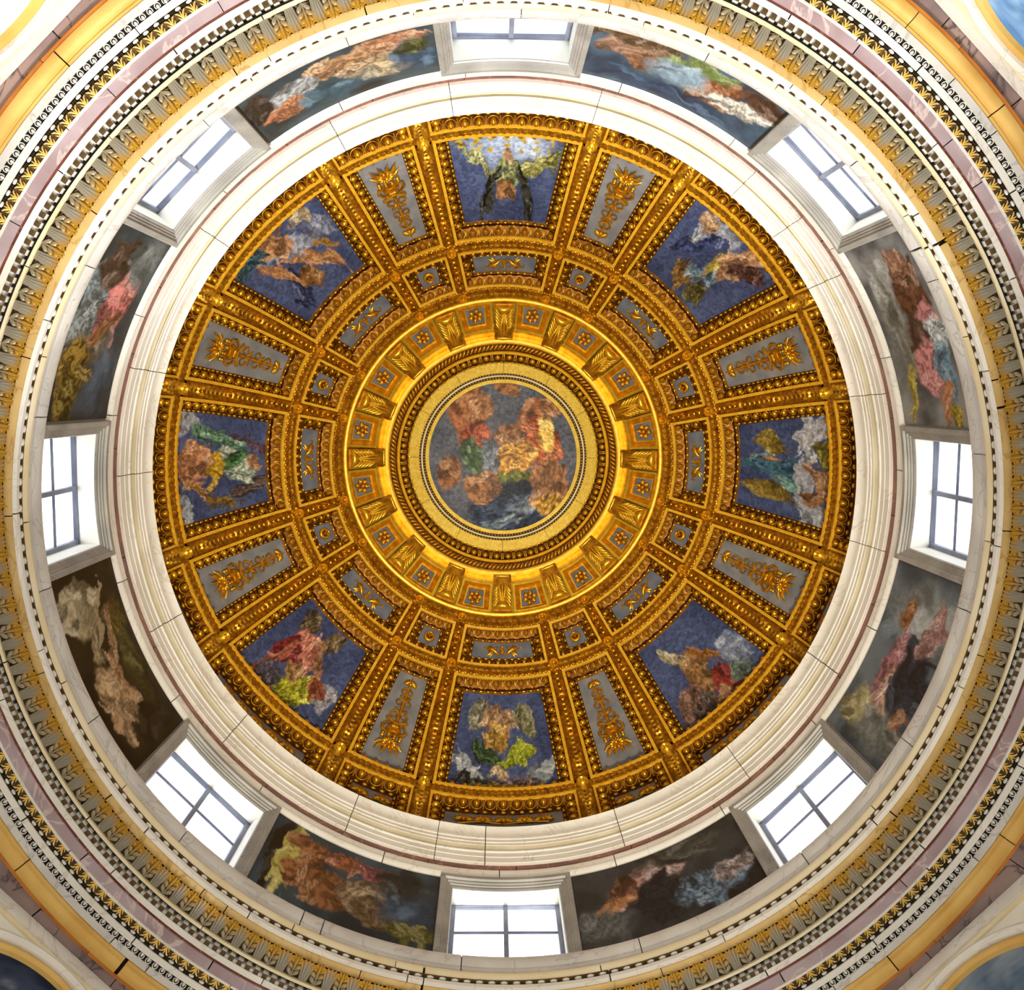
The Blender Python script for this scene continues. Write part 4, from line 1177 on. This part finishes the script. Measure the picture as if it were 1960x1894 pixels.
L = LM().add(tube([(-.012, .002, .001), (-.006, -.0035, .003), (0, -.0052, .004), (.006, -.0035, .003), (.012, .002, .001)], [.0014, .0026, .003, .0026, .0014], 6))
oscal = local_mesh('scallop', L.v, L.f, M['goldb'], ang=180)
NO = 54
for i in range(NO):
    for nm, me, off, pd, h in (('egg', oball, 0, 21.15, .004), ('dart', oreel, .5, 21.1, .004), ('scallop', oscal, 0, 20.15, -.002)):
        t = 2 * PI * (i + off) / NO; ep, et, n = Db(rad(pd), t)
        m = basis(n.cross(ep) * -1, ep, n, W3(*D(rad(pd), t, h)) - top_c)
        x = ep.cross(n); m = basis(x, ep, n, W3(*D(rad(pd), t, h)) - top_c)
        obj(nm, me, oroot, m)

# ------------------------------------------------------------------ drum paintings
# x -1..1 clockwise in the picture, y 0 at the lower edge .. 1 at the top (towards the dome)
PT = [
 ((52, 62, 72), (104, 116, 124), [(-.45, .70, .30, .28, 0, (70, 84, 96), .5, .3), (-.55, .35, .30, .45, 0, (150, 156, 156), .6, .2), (.05, .52, .40, .16, 10, (150, 102, 108), .25, .5), (.30, .42, .30, .18, 10, (188, 150, 134), .25, .5), (.10, .22, .42, .26, -10, (34, 42, 56), .25, .5), (-.45, .15, .35, .10, 10, (152, 116, 112), .25, .4),
   (-.50, .60, .16, .08, 0, (150, 104, 72), .3, .3), (.62, .72, .22, .22, 0, (168, 158, 116), .4, .3), (.72, .30, .22, .3, 0, (112, 116, 112), .5, .3), (.45, .10, .14, .08, 0, (150, 110, 86), .3, .3)]),
 ((30, 32, 36), (62, 66, 70), [(.15, .62, .42, .22, -10, (178, 140, 136), .25, .5), (.42, .62, .16, .22, 0, (94, 60, 46), .25, .4), (-.05, .70, .22, .18, 0, (206, 180, 176), .3, .4), (.55, .45, .26, .08, -20, (186, 130, 90), .25, .3), (.05, .35, .35, .30, 0, (36, 40, 48), .4, .4), (-.45, .22, .40, .20, 10, (92, 112, 132), .3, .7),
   (-.72, .30, .26, .14, 0, (150, 140, 140), .3, .6), (.75, .20, .30, .20, 0, (96, 100, 102), .5, .4), (-.3, .85, .5, .14, 0, (64, 66, 62), .5, .4)]),
 ((34, 44, 54), (62, 80, 92), [(.86, .50, .06, .6, 0, (26, 24, 24), .2, .1), (.72, .50, .09, .55, 0, (184, 172, 92), .2, .2), (.50, .55, .16, .40, 20, (136, 88, 58), .25, .5), (.62, .80, .14, .12, 0, (150, 98, 66), .3, .3), (.20, .30, .26, .26, 0, (124, 82, 52), .25, .5), (-.22, .42, .30, .26, -30, (132, 112, 86), .25, .5), (-.40, .25, .30, .20, 0, (112, 92, 70), .25, .5),
   (.02, .80, .34, .12, -10, (140, 84, 60), .25, .5), (-.30, .82, .26, .10, -10, (136, 82, 86), .25, .5), (-.62, .45, .26, .30, 0, (58, 76, 98), .5, .2), (-.75, .10, .3, .10, 0, (88, 86, 44), .4, .4), (-.62, .75, .3, .2, 0, (40, 44, 46), .5, .2)]),
 ((20, 16, 12), (44, 36, 24), [(.62, .30, .30, .24, 10, (160, 146, 116), .3, .3), (.72, .18, .16, .20, 0, (180, 168, 138), .3, .3), (.40, .46, .40, .08, 25, (150, 134, 104), .25, .3), (.20, .60, .34, .06, 10, (150, 118, 86), .25, .3), (-.30, .34, .30, .22, -10, (176, 146, 110), .25, .4), (-.50, .50, .26, .14, 10, (166, 134, 100), .25, .4), (-.10, .50, .18, .12, 0, (150, 112, 78), .25, .4),
   (-.55, .16, .24, .10, 0, (174, 142, 108), .25, .3), (.0, .80, .5, .12, 0, (58, 56, 26), .5, .5), (.40, .80, .2, .1, 0, (92, 76, 32), .5, .6), (-.75, .6, .2, .3, 0, (24, 20, 16), .4, .2)]),
 ((34, 42, 46), (62, 74, 80), [(.20, .55, .34, .26, 10, (178, 106, 102), .25, .5), (.38, .62, .16, .14, 0, (190, 120, 112), .3, .4), (.30, .22, .26, .22, 0, (88, 100, 104), .3, .6), (.05, .18, .34, .18, 10, (108, 116, 116), .3, .6), (-.05, .50, .26, .10, 50, (120, 78, 50), .25, .4), (.62, .35, .24, .26, 0, (66, 52, 42), .4, .5), (-.30, .62, .24, .12, 0, (96, 86, 66), .5, .3),
   (-.55, .25, .40, .22, 0, (122, 98, 40), .35, .8), (-.80, .22, .22, .22, 0, (96, 80, 32), .35, .8), (-.35, .72, .14, .06, 30, (128, 82, 60), .3, .3), (.75, .75, .3, .2, 0, (90, 96, 96), .5, .3), (-.62, .72, .4, .2, 0, (58, 74, 90), .5, .2)]),
 ((30, 38, 40), (60, 76, 84), [(.35, .45, .28, .26, 20, (184, 166, 130), .25, .4), (.18, .30, .30, .20, 0, (150, 120, 90), .25, .5), (.45, .72, .24, .10, 0, (176, 160, 126), .25, .3), (.60, .20, .32, .12, 10, (150, 104, 76), .25, .4), (-.05, .28, .34, .16, -10, (164, 126, 92), .25, .5), (-.52, .42, .30, .20, -20, (150, 154, 156), .25, .5), (-.62, .62, .26, .14, 0, (160, 106, 76), .3, .5),
   (-.85, .35, .14, .26, 0, (52, 44, 40), .3, .4), (.75, .55, .24, .26, 0, (46, 72, 96), .5, .2), (-.10, .70, .34, .16, 0, (52, 80, 94), .5, .2), (.80, .40, .18, .12, 0, (60, 66, 34), .5, .5)]),
 ((38, 58, 78), (76, 102, 122), [(-.55, .28, .40, .16, -6, (150, 118, 98), .3, .4), (-.42, .46, .20, .18, 0, (126, 90, 66), .3, .4), (-.62, .10, .5, .10, 0, (88, 70, 52), .4, .4), (.05, .50, .34, .05, 25, (132, 90, 64), .25, .3), (.28, .52, .24, .20, 10, (154, 108, 78), .25, .5), (.40, .26, .20, .14, 0, (128, 82, 56), .3, .4), (.62, .48, .36, .13, -20, (190, 184, 172), .25, .5),
   (.10, .20, .40, .12, -8, (96, 112, 64), .4, .3), (-.05, .45, .26, .2, 0, (132, 156, 172), .5, .2), (.80, .20, .24, .18, 0, (74, 54, 44), .4, .4), (-.1, .85, .9, .12, 0, (34, 54, 80), .5, .2)]),
 ((70, 76, 80), (142, 144, 142), [(-.60, .55, .24, .26, 0, (150, 150, 146), .5, .2), (-.30, .30, .26, .26, 0, (86, 54, 40), .3, .5), (-.62, .25, .24, .18, 0, (112, 78, 60), .35, .5), (-.10, .20, .22, .14, 20, (172, 116, 116), .25, .4), (.05, .50, .18, .28, 0, (64, 46, 42), .4, .5), (.15, .16, .30, .12, 10, (196, 204, 206), .25, .5), (.38, .38, .30, .22, 10, (186, 124, 124), .25, .5),
   (.42, .14, .26, .14, 0, (98, 130, 150), .3, .4), (.72, .22, .20, .08, 30, (176, 122, 90), .25, .3), (.55, .72, .40, .06, 10, (166, 150, 64), .3, .3), (-.2, .75, .5, .16, 0, (126, 128, 122), .5, .3), (.88, .10, .10, .12, 0, (150, 130, 44), .3, .4)]),
]
PLAB = ['grey stormy drum painting with pink robe and dark navy cloak', 'nearly black drum painting with a pink white dress and blue cloth', 'teal blue drum painting with bare brown figures and a yellow column', 'dark brown drum painting with pale bending nudes',
        'dark grey drum painting with a pink robe and olive foliage', 'dark green drum painting with pale bodies and white drape', 'blue drum painting with brown figures and white cloth', 'cloudy grey drum painting with pink robe and pale blue cloth']
half = PI / 8 - WIN_O - .0008
for k in range(8):
    th = PI / 8 + k * PI / 4
    c = W3(*cyl(RD, th, 2.2))
    b, b2_, blobs = PT[k]
    posf = lambda x, y: cyl(RD - .004, th + x * half, 2.02 + (2.4275 - 2.02) * y)
    root = tag(empty('drum_painting', c), PLAB[k], 'painting', 'paintings between the drum windows')
    # the visible upper part carries the picture: y runs 0.2..1 over what the sill leaves in view
    me = picture_mesh('canvas', posf, 150, 70, lambda x, y: paint(x, np.clip((y - .22) / .78, 0, 1), b, b2_, blobs, 200 + k * 11, .09, 3.0, .05), M['paint'], c)
    obj('canvas', me, root)
    # slim dark edge strip
    mb = MB(); 
    for s in (-1, 1): mb.grid(lambda u, v: cyl(RD - .0045 + .0055 * u, th + s * half, 2.02 + .4075 * v), 1, 4)
    mb.grid(lambda u, v: cyl(RD - .0045 + .0055 * v, th - half + 2 * half * u, 2.4275), 20, 1)
    obj('edge', mb.mesh('edge', M['mortar'], c, smooth=False), root)

# ------------------------------------------------------------------ roundels on the corner walls
RC = {45: ((84, 104, 126), (146, 158, 170), [(.2, .3, .3, .2, 0, (170, 150, 150), .5, .4)], 'grey blue painted roundel in white and ochre frame'),
      135: ((26, 32, 50), (56, 66, 92), [(.0, .5, .4, .1, 20, (84, 92, 110), .5, .3)], 'dark navy painted roundel in white and ochre frame'),
      225: ((206, 212, 220), (246, 246, 246), [(.1, .3, .3, .2, 0, (190, 200, 214), .6, .4)], 'pale mottled roundel in white and ochre frame'),
      315: ((92, 136, 190), (160, 196, 232), [(.0, .5, .4, .2, 0, (130, 168, 214), .6, .4)], 'bright sky blue roundel in white and ochre frame')}
RR = .205; RZ = 1.535
for a, (b, b2_, bl, lab) in RC.items():
    pt = WALLS[a]; c = W3(*pt(0, RZ))
    root = tag(empty('roundel_painting', c), lab, 'painting')
    nr, na = 26, 72
    v = [pt(0, RZ, .004)]; xy = [(0, 0)]
    for j in range(1, nr + 1):
        for i in range(na):
            t = 2 * PI * i / na; r = RR * j / nr
            v.append(pt(r * math.cos(t), RZ + r * math.sin(t), .004)); xy.append((math.cos(t) * j / nr, math.sin(t) * j / nr))
    f = [(0, 1 + i, 1 + (i + 1) % na) for i in range(na)]
    for j in range(nr - 1):
        for i in range(na):
            q = 1 + j * na + i; w_ = 1 + j * na + (i + 1) % na; f.append((q, q + na, w_ + na, w_))
    mb = MB(); mb.v = v; mb.f = f; mb.mi = [0] * len(f)
    me = mb.mesh('canvas', M['fresco'], c, ang=180); xy = np.array(xy)
    set_col(me, paint(xy[:, 0], xy[:, 1], b, b2_, bl, 400 + a, .2, 5, .12)); obj('canvas', me, root)
    for nm, prof, mt in (('inner_frame', [(RR - .002, .004), (RR, .012), (RR + .008, .015), (RR + .016, .012), (RR + .018, .004)], 'ochre'), ('outer_frame', [(RR + .018, .004), (RR + .020, .016), (RR + .032, .019), (RR + .042, .014), (RR + .044, 0)], 'white')):
        mb = MB().grid(lambda u, v: pt(prof[int(round(v * 4))][0] * math.cos(2 * PI * u), RZ + prof[int(round(v * 4))][0] * math.sin(2 * PI * u), prof[int(round(v * 4))][1]), 72, 4, closed_u=True)
        obj(nm, mb.mesh(nm, M[mt], c, ang=40), root)

# ------------------------------------------------------------------ the drum is not quite round: slightly longer north to south
def ell(n):
    if n <= 3: return (.9945, 1.0115) if n < 3 else (1.0, 1.0165)
    if n == 4: return (1.004, 1.0172)
    if n <= 7: return (1.0, 1.0115)
    return (.997, 1.009)
for n in range(1, 22):
    a, b = ell(n); bpy.data.objects['trim_%d' % n].scale = (a, b, 1)
EX, EY = 1.0, 1.0165
bpy.data.objects['wall_drum'].scale = (EX, EY, 1)
for o in list(COL.objects):
    nm = o.name.split('.')[0]
    if nm.startswith('window_') and o.type == 'EMPTY':
        a = o.rotation_euler.z
        o.location.x *= EX; o.location.y *= EY
        o.rotation_euler.z = math.atan2(math.sin(a) / EY, math.cos(a) / EX)
    elif nm == 'drum_painting':
        o.location.x *= EX; o.location.y *= EY; o.scale = (EX, EY, 1)
